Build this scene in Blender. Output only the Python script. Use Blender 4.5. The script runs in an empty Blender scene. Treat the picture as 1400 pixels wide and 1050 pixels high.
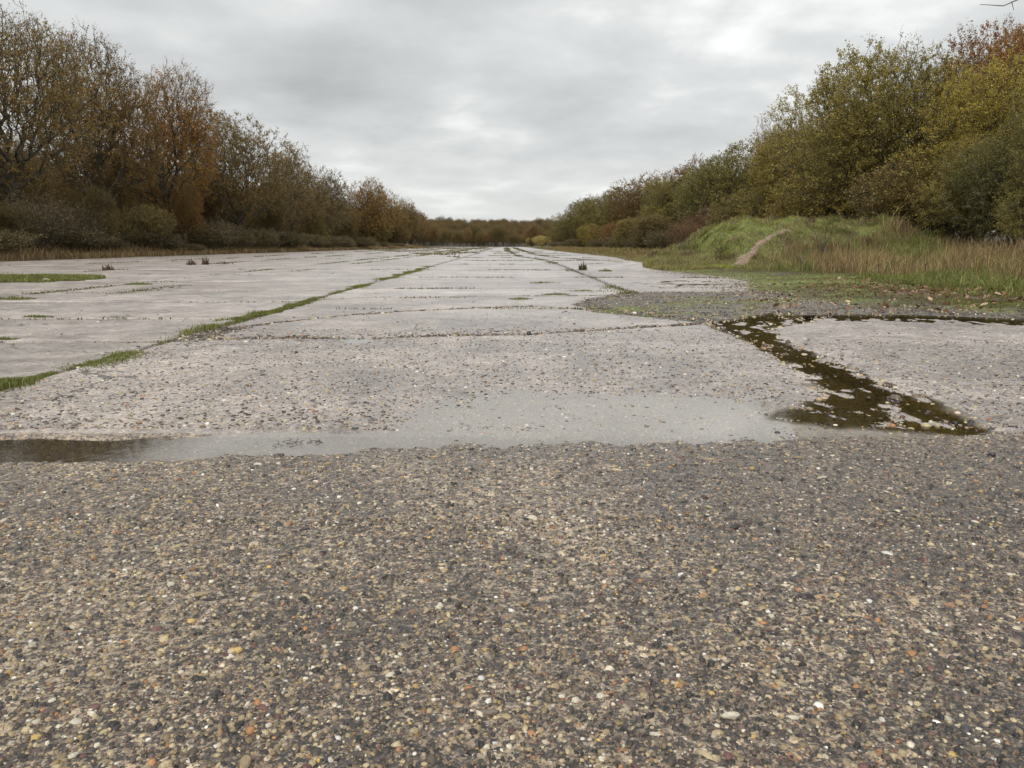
import bpy, math, random
import numpy as np
from math import radians, sin, cos, pi

# ------------------------------------------------------------------ camera, world, sun, exposure
S = bpy.context.scene
COL = S.collection
F = 1057.0                      # focal length in photograph pixels (1400 wide)
HOR = 335.0                     # horizon row
GZ = 0.012                      # level of the dry pavement
CAMZ = 0.812
PITCH = math.atan((525 - HOR) / F)
YAW = math.atan(7 / F)          # the runway runs towards pixel 693
cam = bpy.data.cameras.new('camera'); co = bpy.data.objects.new('camera', cam); COL.objects.link(co)
cam.sensor_width = 36.0; cam.lens = 36.0 * F / 1400.0; cam.clip_end = 6000; cam.clip_start = 0.05
co.location = (0, 0, CAMZ); co.rotation_euler = (pi / 2 - PITCH, 0, YAW * 0 - YAW)
S.camera = co
S.view_settings.view_transform = 'Standard'; S.view_settings.look = 'None'
S.view_settings.gamma = 1.0; S.view_settings.use_curve_mapping = False
S.view_settings.exposure = 0.35
S.cycles.max_bounces = 8; S.cycles.transparent_max_bounces = 12
S.cycles.use_denoising = True

W = bpy.data.worlds.new('World'); S.world = W; W.use_nodes = True
SUN_EL, SUN_ROT = radians(48), radians(200)

def nd(nt, typ, **kw):
    n = nt.nodes.new(typ)
    for k, v in kw.items():
        setattr(n, k, v)
    return n

def math_(nt, op, a, b=None, clamp=False):
    n = nt.nodes.new('ShaderNodeMath'); n.operation = op; n.use_clamp = clamp
    for i, v in enumerate((a, b)):
        if v is None: continue
        if isinstance(v, (int, float)): n.inputs[i].default_value = v
        else: nt.links.new(v, n.inputs[i])
    return n.outputs[0]

def mixc(nt, f, a, b, mode='MIX'):
    n = nt.nodes.new('ShaderNodeMix'); n.data_type = 'RGBA'; n.blend_type = mode
    for i, v in ((0, f), (6, a), (7, b)):
        if isinstance(v, (int, float)): n.inputs[i].default_value = v
        elif isinstance(v, tuple): n.inputs[i].default_value = (v[0], v[1], v[2], 1)
        else: nt.links.new(v, n.inputs[i])
    return n.outputs[2]

def ramp(nt, f, stops, interp='LINEAR'):
    n = nt.nodes.new('ShaderNodeValToRGB'); n.color_ramp.interpolation = interp
    e = n.color_ramp.elements
    while len(e) < len(stops): e.new(0.5)
    for el, (p, c) in zip(e, stops):
        el.position = p
        el.color = (c[0], c[1], c[2], 1) if isinstance(c, tuple) else (c, c, c, 1)
    nt.links.new(f, n.inputs[0])
    return n.outputs[0]

def noise_(nt, vec, scale, detail=4, rough=0.5, dist=0.0):
    n = nt.nodes.new('ShaderNodeTexNoise')
    n.inputs['Scale'].default_value = scale; n.inputs['Detail'].default_value = detail
    n.inputs['Roughness'].default_value = rough; n.inputs['Distortion'].default_value = dist
    if vec is not None: nt.links.new(vec, n.inputs['Vector'])
    return n.outputs[0]

def build_world():
    nt = W.node_tree; nt.nodes.clear()
    out = nd(nt, 'ShaderNodeOutputWorld')
    sky = nd(nt, 'ShaderNodeTexSky', sky_type='NISHITA'); sky.sun_disc = False
    sky.sun_elevation = SUN_EL; sky.sun_rotation = SUN_ROT
    b1 = nd(nt, 'ShaderNodeBackground'); b1.inputs[1].default_value = 0.1
    nt.links.new(sky.outputs[0], b1.inputs[0])
    tc = nd(nt, 'ShaderNodeTexCoord'); sp = nd(nt, 'ShaderNodeSeparateXYZ')
    nt.links.new(tc.outputs['Generated'], sp.inputs[0])
    zz = math_(nt, 'ADD', math_(nt, 'ABSOLUTE', sp.outputs[2]), 0.20)
    cx = math_(nt, 'DIVIDE', sp.outputs[0], zz); cy = math_(nt, 'DIVIDE', sp.outputs[1], zz)
    cb = nd(nt, 'ShaderNodeCombineXYZ')
    nt.links.new(cx, cb.inputs[0]); nt.links.new(cy, cb.inputs[1]); cb.inputs[2].default_value = 8.3
    big = noise_(nt, cb.outputs[0], 0.95, 2, 0.5, 0.2)
    fine = noise_(nt, cb.outputs[0], 2.6, 5, 0.5, 0.1)
    m = math_(nt, 'ADD', math_(nt, 'MULTIPLY', big, 0.54), math_(nt, 'MULTIPLY', fine, 0.46))
    c = ramp(nt, m, [(0.30, (0.33, 0.337, 0.335)), (0.465, (0.455, 0.463, 0.459)), (0.53, (0.52, 0.527, 0.52)), (0.61, (0.70, 0.705, 0.695))])
    # overcast skies thin out towards the horizon
    hz = math_(nt, 'SUBTRACT', 1.0, math_(nt, 'MULTIPLY', math_(nt, 'ABSOLUTE', sp.outputs[2]), 7.0), clamp=True)
    c = mixc(nt, math_(nt, 'MULTIPLY', hz, 0.6), c, (0.70, 0.705, 0.695))
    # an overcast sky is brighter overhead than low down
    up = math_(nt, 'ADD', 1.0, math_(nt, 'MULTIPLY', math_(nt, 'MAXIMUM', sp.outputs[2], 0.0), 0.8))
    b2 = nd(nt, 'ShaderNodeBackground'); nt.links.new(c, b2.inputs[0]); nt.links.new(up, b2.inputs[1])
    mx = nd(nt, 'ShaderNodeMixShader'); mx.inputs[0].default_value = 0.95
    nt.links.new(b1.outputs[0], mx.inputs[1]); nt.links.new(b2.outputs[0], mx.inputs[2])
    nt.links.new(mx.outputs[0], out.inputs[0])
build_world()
sl = bpy.data.lights.new('sun', 'SUN'); sl.energy = 1.5; sl.angle = radians(30); sl.color = (1, 0.95, 0.88)
so = bpy.data.objects.new('sun', sl); COL.objects.link(so)
so.rotation_euler = (pi / 2 - SUN_EL, 0, pi - SUN_ROT + 0.0)

# ------------------------------------------------------------------ numeric helpers
def hash2(ix, iy, seed=0):
    h = (ix.astype(np.int64) * 374761393 + iy.astype(np.int64) * 668265263 + seed * 69069) & 0xffffffff
    h = ((h ^ (h >> 13)) * 1274126177) & 0xffffffff
    return ((h ^ (h >> 16)) & 0xffffff) / float(0xffffff)

def vnoise(x, y, seed=0):
    x = np.asarray(x, float); y = np.asarray(y, float)
    ix = np.floor(x); iy = np.floor(y); fx = x - ix; fy = y - iy
    fx = fx * fx * (3 - 2 * fx); fy = fy * fy * (3 - 2 * fy)
    a = hash2(ix, iy, seed); b = hash2(ix + 1, iy, seed); c = hash2(ix, iy + 1, seed); d = hash2(ix + 1, iy + 1, seed)
    return (a + (b - a) * fx) * (1 - fy) + (c + (d - c) * fx) * fy

def fbm(x, y, o=4, seed=0):
    s = 0; a = 0.5; t = 0
    for k in range(o):
        s = s + a * vnoise(x * 2 ** k, y * 2 ** k, seed + k * 7); t += a; a *= 0.5
    return s / t * 2 - 1

def sst(a, b, x):
    t = np.clip((x - a) / (b - a), 0, 1); return t * t * (3 - 2 * t)

def ray(px, py):
    u = (px - 700) / F; v = (525 - py) / F
    cp, sp_ = cos(PITCH), sin(PITCH)
    dx, dy, dz = u, cp + v * sp_, -sp_ + v * cp
    cy_, sy_ = cos(-YAW), sin(-YAW)
    return dx * cy_ - dy * sy_, dx * sy_ + dy * cy_, dz

def gp(px, py, z=GZ):
    dx, dy, dz = ray(px, py); t = (z - CAMZ) / dz
    return dx * t, dy * t

def sdf(x, y, poly):
    """signed distance to a closed polygon, negative inside"""
    x = np.asarray(x, float); y = np.asarray(y, float)
    d2 = np.full(x.shape, 1e9); ins = np.zeros(x.shape, bool); n = len(poly)
    for i in range(n):
        ax, ay = poly[i]; bx, by = poly[(i + 1) % n]
        ex, ey = bx - ax, by - ay; wx, wy = x - ax, y - ay
        t = np.clip((wx * ex + wy * ey) / (ex * ex + ey * ey + 1e-12), 0, 1)
        d2 = np.minimum(d2, (wx - ex * t) ** 2 + (wy - ey * t) ** 2)
        c = ((ay <= y) & (by > y)) | ((by <= y) & (ay > y))
        with np.errstate(divide='ignore', invalid='ignore'):
            xi = ax + (y - ay) * ex / np.where(ey == 0, 1e-9, ey)
        ins ^= c & (x < xi)
    return np.where(ins, -1, 1) * np.sqrt(d2)

# puddle outlines, laid on the ground: (points, depth, roughness of the bed, shore softness)
def P(*pts): return [gp(a, b) for a, b in pts]
PUD = [
    (P((-60, 602), (100, 599), (240, 602), (300, 592), (420, 588), (560, 592), (760, 589), (880, 588), (1000, 587), (860, 591), (700, 593), (600, 597), (540, 603),
       (480, 612), (400, 617), (250, 620), (150, 626), (-60, 636)), 0.013, 0.002, 0.05),
    (P((560, 596), (575, 572), (600, 552), (700, 538), (850, 543), (1000, 547), (1080, 560), (1150, 584), (1000, 590), (860, 592), (700, 594)), 0.0050, 0.0040, 0.45),
    (P((975, 440), (1020, 434), (1060, 427), (1130, 432), (1100, 440), (1052, 447), (1066, 465), (1100, 478), (1150, 498), (1215, 525), (1265, 545), (1302, 565), (1338, 584),
       (1250, 588), (1150, 580), (1050, 569), (1090, 556), (1130, 545), (1118, 520), (1085, 500), (1056, 480), (1020, 460), (985, 447)), 0.006, 0.026, 0.14),
    (P((1120, 431), (1250, 431), (1420, 437), (1420, 444), (1250, 438), (1130, 437)), 0.001, 0.014, 0.30),
    (P((465, 463), (505, 461), (522, 464), (500, 468), (470, 468)), 0.006, 0.003, 0.05),
    (P((860, 386), (930, 382), (990, 384), (985, 389), (900, 392)), 0.001, 0.014, 0.40),
    (P((1130, 414), (1190, 411), (1240, 415), (1190, 419)), 0.008, 0.008, 0.10),
]
PBB = []
for pl, *_ in PUD:
    a = np.array(pl); PBB.append((a[:, 0].min() - .5, a[:, 0].max() + .5, a[:, 1].min() - .5, a[:, 1].max() + .5))

XRY = [(-5, 7.5), (6, 7.0), (8.7, 5.9), (10.6, 4.75), (12, 4.4), (14, 4.2), (17.6, 5.0), (19.5, 5.3), (24, 4.7), (27, 4.4), (33, 5.5), (50, 6.9), (105, 6.6), (400, 6.6)]
def XR(y): return np.interp(y, [p[0] for p in XRY], [p[1] for p in XRY])
XL = -25.0
YEND = 330.0
PATH = [(1005, 364), (1018, 352), (1030, 342), (1042, 333), (1052, 325), (1064, 320), (1080, 317)]

def Hbase(x, y):
    z = GZ + 0.004 * fbm(x * 0.5, y * 0.5, 2, 3) + 0.0012 * fbm(x * 9, y * 9, 3, 5) * (y < 15) + (np.where(y < 3.3, 0.0046, 0.0070) * fbm(x * 32, y * 32, 2, 6) + 0.0034 * fbm(x * 75, y * 75, 2, 8) * (y < 3.3)) * (y < 9) * (y > -1)
    o = np.clip(x - XR(y), 0, None)                       # right of the pavement
    w = sst(0.0, 2.5, o)
    z = z + w * (0.05 + 0.05 * fbm(x * 0.9, y * 0.9, 3, 11)) + sst(3, 14, o) * 0.25 * (y < 400)
    z = z + sst(0, .5, o) * 0.018 * fbm(x * 5, y * 5, 3, 13) * (y < 60)
    l = np.clip(XL - x, 0, None)
    z = z + sst(0, 6, l) * (0.30 + 0.15 * fbm(x * 0.3, y * 0.3, 3, 17))
    # grassy mound of two humps with a worn path between them
    def hump(cx_, cy_, rx, ry, p=1.3): return np.exp(-(((x - cx_) / rx) ** 2) ** p - (((y - cy_) / ry) ** 2) ** p)
    hs = [1.58 * hump(9.7, 31.0, 2.5, 3.6, 1.8), 1.46 * hump(13.5, 31.4, 2.7, 3.6, 1.6), 1.15 * hump(11.6, 32.2, 2.2, 2.8), .62 * hump(7.1, 30.5, 1.9, 3.2, 1.0), .66 * hump(16.2, 31.0, 2.0, 3.2, 1.0)]
    mm = (sum(h_ ** 4 for h_ in hs)) ** .25
    z = z + mm * (1 + 0.20 * fbm(x * 0.9, y * 0.75, 3, 24))
    z = z + mm * 0.12 * fbm(x * 2.3, y * 2.6, 3, 29)
    # the land beyond the end of the runway climbs to a wooded ridge
    z = z + sst(430, 760, y) * 13.0 + sst(430, 760, y) * 2.0 * fbm(x * 0.01, y * 0.01, 2, 31)
    return z

def H(x, y):
    x = np.asarray(x, float); y = np.asarray(y, float)
    z = Hbase(x, y)
    for (pl, dep, rg, soft), (x0, x1, y0, y1) in zip(PUD, PBB):
        m = (x > x0) & (x < x1) & (y > y0) & (y < y1)
        if not m.any(): continue
        xx = x[m]; yy = y[m]; s = sdf(xx, yy, pl)
        s = s + 0.07 * fbm(xx * 4, yy * 2.5, 3, 41) + .05 * fbm(xx * 13, yy * 9, 3, 42)
        t = sst(-0.05, soft + .02, s)
        n = fbm(xx * 14, yy * 7, 4, 43)
        zz = (-dep + rg * 1.1 * n + 0.25 * dep * fbm(xx * 3, yy * 3, 2, 47)) * (1 - t) + z[m] * t
        z[m] = np.minimum(z[m], zz)
    return z

def Hs(x, y): return float(H(np.array([x]), np.array([y]))[0])

def mk(name, V, tris=None, quads=None, mat=None, parent=None, col=None, smooth=False, link=True, extra=None):
    me = bpy.data.meshes.new(name)
    V = np.ascontiguousarray(V, np.float32)
    nt_ = 0 if tris is None else len(tris); nq = 0 if quads is None else len(quads)
    me.vertices.add(len(V)); me.vertices.foreach_set('co', V.ravel())
    parts = []
    if nt_: parts.append(np.asarray(tris, np.int32).ravel())
    if nq: parts.append(np.asarray(quads, np.int32).ravel())
    L = np.concatenate(parts); me.loops.add(len(L)); me.loops.foreach_set('vertex_index', L)
    starts = np.concatenate([np.arange(nt_) * 3, nt_ * 3 + np.arange(nq) * 4]).astype(np.int32)
    me.polygons.add(nt_ + nq); me.polygons.foreach_set('loop_start', starts)
    me.update(calc_edges=True)
    me.polygons.foreach_set('use_smooth', np.full(nt_ + nq, smooth, bool))
    if col is not None:
        a = me.color_attributes.new('col', 'FLOAT_COLOR', 'POINT')
        c = np.ones((len(V), 4), np.float32); c[:, :3] = col
        a.data.foreach_set('color', c.ravel())
    if mat is not None: me.materials.append(mat)
    if not link: return me
    o = bpy.data.objects.new(name, me); COL.objects.link(o)
    if parent is not None: o.parent = parent
    return o

def gridquads(nx, ny):
    i = np.arange(nx - 1)[None, :] + np.arange(ny - 1)[:, None] * nx
    return np.stack([i, i + 1, i + nx + 1, i + nx], -1).reshape(-1, 4)

def tag(o, label=None, cat=None, group=None, kind=None):
    if label: o['label'] = label
    if cat: o['category'] = cat
    if group: o['group'] = group
    if kind: o['kind'] = kind
    return o

def empty(name, loc=(0, 0, 0)):
    o = bpy.data.objects.new(name, None); COL.objects.link(o); o.location = loc; o.empty_display_size = 0.2
    return o

def copy_tree(o):
    c = o.copy(); COL.objects.link(c)
    for ch in o.children:
        d = ch.copy(); COL.objects.link(d); d.parent = c
    return c

# ------------------------------------------------------------------ materials
def newmat(name):
    m = bpy.data.materials.new(name); m.use_nodes = True; nt = m.node_tree
    return m, nt, nt.nodes['Principled BSDF']

PAL = [(0, (.034, .031, .030)), (.26, (.060, .053, .048)), (.42, (.15, .12, .095)), (.55, (.11, .082, .075)), (.64, (.25, .20, .14)),
       (.78, (.36, .29, .20)), (.88, (.065, .06, .066)), (.925, (.30, .16, .075)), (.955, (.55, .49, .39))]

def pos_y(nt, pos):
    s_ = nd(nt, 'ShaderNodeSeparateXYZ'); nt.links.new(pos, s_.inputs[0]); return s_.outputs[1]

def concrete_mat():
    m, nt, b = newmat('wet_exposed_aggregate'); L = nt.links
    geo = nd(nt, 'ShaderNodeNewGeometry'); pos = geo.outputs['Position']
    oi = nd(nt, 'ShaderNodeObjectInfo')
    def vor(scale, stretch=(1, 1, 1)):
        mp = nd(nt, 'ShaderNodeMapping'); mp.inputs['Scale'].default_value = stretch; L.new(pos, mp.inputs[0])
        v = nd(nt, 'ShaderNodeTexVoronoi'); v.inputs['Scale'].default_value = scale; v.inputs['Randomness'].default_value = 1.0
        w = noise_(nt, pos, scale * .8, 2, .6)
        vm = nd(nt, 'ShaderNodeVectorMath', operation='SCALE'); vm.inputs[3].default_value = 1.1 / scale
        wc = nt.nodes[-2] if False else None
        L.new(mp.outputs[0], v.inputs['Vector'])
        sc = nd(nt, 'ShaderNodeSeparateColor'); L.new(v.outputs['Color'], sc.inputs[0])
        return v.outputs['Distance'], sc.outputs[0], sc.outputs[1]
    d1, r1, g1 = vor(48); d2, r2, g2 = vor(105); d3, r3, g3 = vor(240)
    wav = noise_(nt, pos, 110, 3, .6)
    p1 = ramp(nt, r1, PAL, 'CONSTANT'); p2 = ramp(nt, r2, PAL, 'CONSTANT'); p3 = ramp(nt, r3, PAL, 'CONSTANT')
    big = noise_(nt, pos, .7, 4, .55); mid = noise_(nt, pos, 3.0, 4, .6)
    matrix = mixc(nt, noise_(nt, pos, 55, 4, .65), (.010, .009, .009), (.050, .044, .038))
    c = mixc(nt, .6, matrix, p3)
    wv = math_(nt, 'MULTIPLY', math_(nt, 'SUBTRACT', wav, .5), .35)
    k2 = math_(nt, 'LESS_THAN', math_(nt, 'ADD', d2, wv), math_(nt, 'MULTIPLY', g2, .62))
    c = mixc(nt, k2, c, p2)
    k1 = math_(nt, 'LESS_THAN', math_(nt, 'ADD', d1, wv), math_(nt, 'SUBTRACT', math_(nt, 'MULTIPLY', g1, .75), .18))
    c = mixc(nt, k1, c, p1)
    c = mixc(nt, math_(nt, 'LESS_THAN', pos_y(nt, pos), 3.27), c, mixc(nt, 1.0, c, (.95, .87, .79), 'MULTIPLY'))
    # worn patches where pale mortar shows between the stones
    lp = nd(nt, 'ShaderNodeMapRange'); sx0 = nd(nt, 'ShaderNodeSeparateXYZ'); L.new(pos, sx0.inputs[0]); lp.inputs[1].default_value = -1.2; lp.inputs[2].default_value = 1.2
    lp.inputs[3].default_value = .090; lp.inputs[4].default_value = -.005; L.new(sx0.outputs[0], lp.inputs[0])
    bl = math_(nt, 'ADD', noise_(nt, pos, 64, 4, .62, .3), math_(nt, 'ADD', lp.outputs[0], math_(nt, 'MULTIPLY', math_(nt, 'SUBTRACT', big, .5), .42)))
    c = mixc(nt, ramp(nt, bl, [(.600, 0.0), (.615, .8)]), c, mixc(nt, r3, (.43, .35, .245), (.22, .17, .12)))
    # dry, weathered slabs further off are paler, sky sheen also put into the colour
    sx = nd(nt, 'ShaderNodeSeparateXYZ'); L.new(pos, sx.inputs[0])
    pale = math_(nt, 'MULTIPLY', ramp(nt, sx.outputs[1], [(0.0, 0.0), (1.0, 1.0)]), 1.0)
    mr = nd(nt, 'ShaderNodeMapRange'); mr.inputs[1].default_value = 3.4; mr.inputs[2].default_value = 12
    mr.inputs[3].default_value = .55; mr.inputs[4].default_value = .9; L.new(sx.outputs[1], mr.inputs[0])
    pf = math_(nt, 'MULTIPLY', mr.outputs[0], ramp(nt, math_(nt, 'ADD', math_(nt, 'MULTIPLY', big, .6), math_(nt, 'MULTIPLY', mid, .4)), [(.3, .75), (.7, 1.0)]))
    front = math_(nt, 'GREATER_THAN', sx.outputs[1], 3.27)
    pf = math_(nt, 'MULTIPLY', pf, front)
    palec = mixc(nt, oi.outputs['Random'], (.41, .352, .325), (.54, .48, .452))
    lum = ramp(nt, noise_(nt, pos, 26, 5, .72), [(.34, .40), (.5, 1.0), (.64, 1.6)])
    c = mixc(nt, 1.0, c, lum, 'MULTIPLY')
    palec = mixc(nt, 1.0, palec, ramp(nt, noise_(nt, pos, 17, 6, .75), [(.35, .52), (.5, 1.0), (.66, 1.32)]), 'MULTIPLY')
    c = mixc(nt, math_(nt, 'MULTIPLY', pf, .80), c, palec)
    # tan patches and dirt staining
    tn = ramp(nt, math_(nt, 'ADD', math_(nt, 'MULTIPLY', mid, .5), math_(nt, 'MULTIPLY', big, .5)), [(.40, 0.72), (.60, 1.24)])
    c = mixc(nt, 1.0, c, tn, 'MULTIPLY')
    # hairline cracks and dark specks of moss on the older slabs
    wp = nd(nt, 'ShaderNodeTexNoise'); wp.inputs['Scale'].default_value = 1.6; wp.inputs['Detail'].default_value = 5; L.new(pos, wp.inputs['Vector'])
    va = nd(nt, 'ShaderNodeVectorMath', operation='SCALE'); va.inputs[3].default_value = .9; L.new(wp.outputs['Color'], va.inputs[0])
    vb = nd(nt, 'ShaderNodeVectorMath', operation='ADD'); L.new(pos, vb.inputs[0]); L.new(va.outputs[0], vb.inputs[1])
    ve = nd(nt, 'ShaderNodeTexVoronoi', feature='DISTANCE_TO_EDGE'); ve.inputs['Scale'].default_value = .38; L.new(vb.outputs[0], ve.inputs['Vector'])
    crk = math_(nt, 'MULTIPLY', math_(nt, 'LESS_THAN', ve.outputs[0], .0045), math_(nt, 'GREATER_THAN', noise_(nt, pos, .5, 2, .5), .50))
    c = mixc(nt, math_(nt, 'MULTIPLY', crk, math_(nt, 'MULTIPLY', front, .85)), c, (.05, .045, .035))
    spk = ramp(nt, noise_(nt, pos, 7.5, 6, .8), [(.64, 0.0), (.68, .75)])
    c = mixc(nt, math_(nt, 'MULTIPLY', spk, front), c, (.10, .095, .065))
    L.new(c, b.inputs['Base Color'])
    h = math_(nt, 'ADD', math_(nt, 'MULTIPLY', math_(nt, 'SUBTRACT', 1, d1), .5), math_(nt, 'ADD', math_(nt, 'MULTIPLY', math_(nt, 'SUBTRACT', 1, d2), .3), math_(nt, 'MULTIPLY', wav, .25)))
    bp = nd(nt, 'ShaderNodeBump'); bp.inputs['Strength'].default_value = 1.0; bp.inputs['Distance'].default_value = .012
    L.new(h, bp.inputs['Height']); L.new(bp.outputs[0], b.inputs['Normal'])
    rg = ramp(nt, mid, [(.35, .30), (.7, .5)]); L.new(rg, b.inputs['Roughness'])
    b.inputs['Specular IOR Level'].default_value = .40
    b2 = nd(nt, 'ShaderNodeBump'); b2.inputs['Strength'].default_value = .35; b2.inputs['Distance'].default_value = .006
    L.new(h, b2.inputs['Height']); L.new(b2.outputs[0], b.inputs['Coat Normal'])
    b.inputs['Coat Weight'].default_value = .55; b.inputs['Coat Roughness'].default_value = .28; b.inputs['Coat IOR'].default_value = 1.33
    return m
M_CONC = concrete_mat()

def stone_mat():
    m, nt, b = newmat('wet_pebble'); L = nt.links
    a = nd(nt, 'ShaderNodeVertexColor'); a.layer_name = 'col'
    geo = nd(nt, 'ShaderNodeNewGeometry')
    n = noise_(nt, geo.outputs['Position'], 260, 4, .65)
    c = mixc(nt, 1.0, a.outputs[0], ramp(nt, n, [(.3, .6), (.7, 1.3)]), 'MULTIPLY')
    L.new(c, b.inputs['Base Color']); b.inputs['Roughness'].default_value = .36; b.inputs['Specular IOR Level'].default_value = .35
    bp = nd(nt, 'ShaderNodeBump'); bp.inputs['Strength'].default_value = .5; bp.inputs['Distance'].default_value = .0015
    L.new(n, bp.inputs['Height']); L.new(bp.outputs[0], b.inputs['Normal'])
    return m
M_STONE = stone_mat()

def pebble_obj_mat():
    m, nt, b = newmat('single_pebble'); L = nt.links
    oi = nd(nt, 'ShaderNodeObjectInfo'); tc = nd(nt, 'ShaderNodeTexCoord')
    n = noise_(nt, tc.outputs['Object'], 1.6, 5, .65)
    c = mixc(nt, 1.0, oi.outputs['Color'], ramp(nt, n, [(.3, .6), (.7, 1.3)]), 'MULTIPLY')
    L.new(c, b.inputs['Base Color']); b.inputs['Roughness'].default_value = .32
    bp = nd(nt, 'ShaderNodeBump'); bp.inputs['Strength'].default_value = .35; bp.inputs['Distance'].default_value = .3
    L.new(n, bp.inputs['Height']); L.new(bp.outputs[0], b.inputs['Normal'])
    return m
M_PEB = pebble_obj_mat()

def ground_mat():
    m, nt, b = newmat('soil_moss_and_turf'); L = nt.links
    a = nd(nt, 'ShaderNodeVertexColor'); a.layer_name = 'col'
    geo = nd(nt, 'ShaderNodeNewGeometry'); pos = geo.outputs['Position']
    n = noise_(nt, pos, 9, 7, .7); n2 = noise_(nt, pos, 60, 4, .7)
    c = mixc(nt, 1.0, a.outputs[0], ramp(nt, n, [(.32, .45), (.68, 1.6)]), 'MULTIPLY')
    c = mixc(nt, 1.0, c, ramp(nt, n2, [(.3, .6), (.7, 1.45)]), 'MULTIPLY')
    L.new(c, b.inputs['Base Color']); b.inputs['Roughness'].default_value = .8
    bp = nd(nt, 'ShaderNodeBump'); bp.inputs['Strength'].default_value = .8; bp.inputs['Distance'].default_value = .02
    L.new(math_(nt, 'ADD', n, math_(nt, 'MULTIPLY', n2, .3)), bp.inputs['Height']); L.new(bp.outputs[0], b.inputs['Normal'])
    return m
M_GROUND = ground_mat()

def leaf_mat(name, use_obj=True, transl=.45):
    m, nt, b = newmat(name); L = nt.links
    nt.nodes.remove(b)
    out = nt.nodes['Material Output']
    a = nd(nt, 'ShaderNodeVertexColor'); a.layer_name = 'col'
    c = a.outputs[0]
    if use_obj:
        oi = nd(nt, 'ShaderNodeObjectInfo')
        c = mixc(nt, 1.0, c, oi.outputs['Color'], 'MULTIPLY')
    d = nd(nt, 'ShaderNodeBsdfDiffuse'); t = nd(nt, 'ShaderNodeBsdfTranslucent'); g = nd(nt, 'ShaderNodeBsdfGlossy'); g.inputs['Roughness'].default_value = .45
    L.new(c, d.inputs[0]); L.new(c, t.inputs[0])
    mx = nd(nt, 'ShaderNodeMixShader'); mx.inputs[0].default_value = transl
    L.new(d.outputs[0], mx.inputs[1]); L.new(t.outputs[0], mx.inputs[2])
    m2 = nd(nt, 'ShaderNodeMixShader'); m2.inputs[0].default_value = .03
    L.new(mx.outputs[0], m2.inputs[1]); L.new(g.outputs[0], m2.inputs[2])
    L.new(m2.outputs[0], out.inputs[0])
    return m
M_LEAF = leaf_mat('autumn_leaf')
M_GRASS = leaf_mat('grass_blade', False, .3)

def bark_mat():
    m, nt, b = newmat('bark'); L = nt.links
    tc = nd(nt, 'ShaderNodeTexCoord')
    n = noise_(nt, tc.outputs['Object'], 5, 5, .65)
    c = ramp(nt, n, [(.3, (.035, .031, .022)), (.55, (.085, .074, .050)), (.72, (.14, .13, .09))])
    L.new(c, b.inputs['Base Color']); b.inputs['Roughness'].default_value = .85
    return m
M_BARK = bark_mat()

def water_mat(name, tint, silt_sheen=0.0, silt_sheen_c=(.5, .48, .45)):
    m, nt, b = newmat(name); L = nt.links; nt.nodes.remove(b); out = nt.nodes['Material Output']
    geo = nd(nt, 'ShaderNodeNewGeometry')
    n = noise_(nt, geo.outputs['Position'], 14, 3, .5)
    bp = nd(nt, 'ShaderNodeBump'); bp.inputs['Strength'].default_value = .12; bp.inputs['Distance'].default_value = .004
    L.new(n, bp.inputs['Height'])
    fr = nd(nt, 'ShaderNodeFresnel'); fr.inputs[0].default_value = 1.33; L.new(bp.outputs[0], fr.inputs['Normal'])
    g = nd(nt, 'ShaderNodeBsdfGlossy'); g.inputs['Roughness'].default_value = .03; L.new(bp.outputs[0], g.inputs['Normal'])
    t = nd(nt, 'ShaderNodeBsdfTransparent'); t.inputs[0].default_value = (*tint, 1)
    mx = nd(nt, 'ShaderNodeMixShader'); df = nd(nt, 'ShaderNodeBsdfDiffuse'); df.inputs[0].default_value = (*silt_sheen_c, 1); sm = nd(nt, 'ShaderNodeMixShader'); sm.inputs[0].default_value = silt_sheen  # diffuse share: mud when brown, reflected sky painted in when pale
    L.new(t.outputs[0], sm.inputs[1]); L.new(df.outputs[0], sm.inputs[2])
    L.new(fr.outputs[0], mx.inputs[0]); L.new(sm.outputs[0], mx.inputs[1]); L.new(g.outputs[0], mx.inputs[2])
    L.new(mx.outputs[0], out.inputs[0])
    return m
M_WATER = water_mat('rain_water', (.95, .94, .91), .36, (.60, .58, .54))  # pale diffuse share stands in for reflected sky
M_WATER2 = water_mat('peaty_water', (.42, .37, .24), .06, (.16, .12, .06))
M_WATER3 = water_mat('clouded_water', (.70, .64, .52), .14, (.36, .33, .28))

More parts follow.
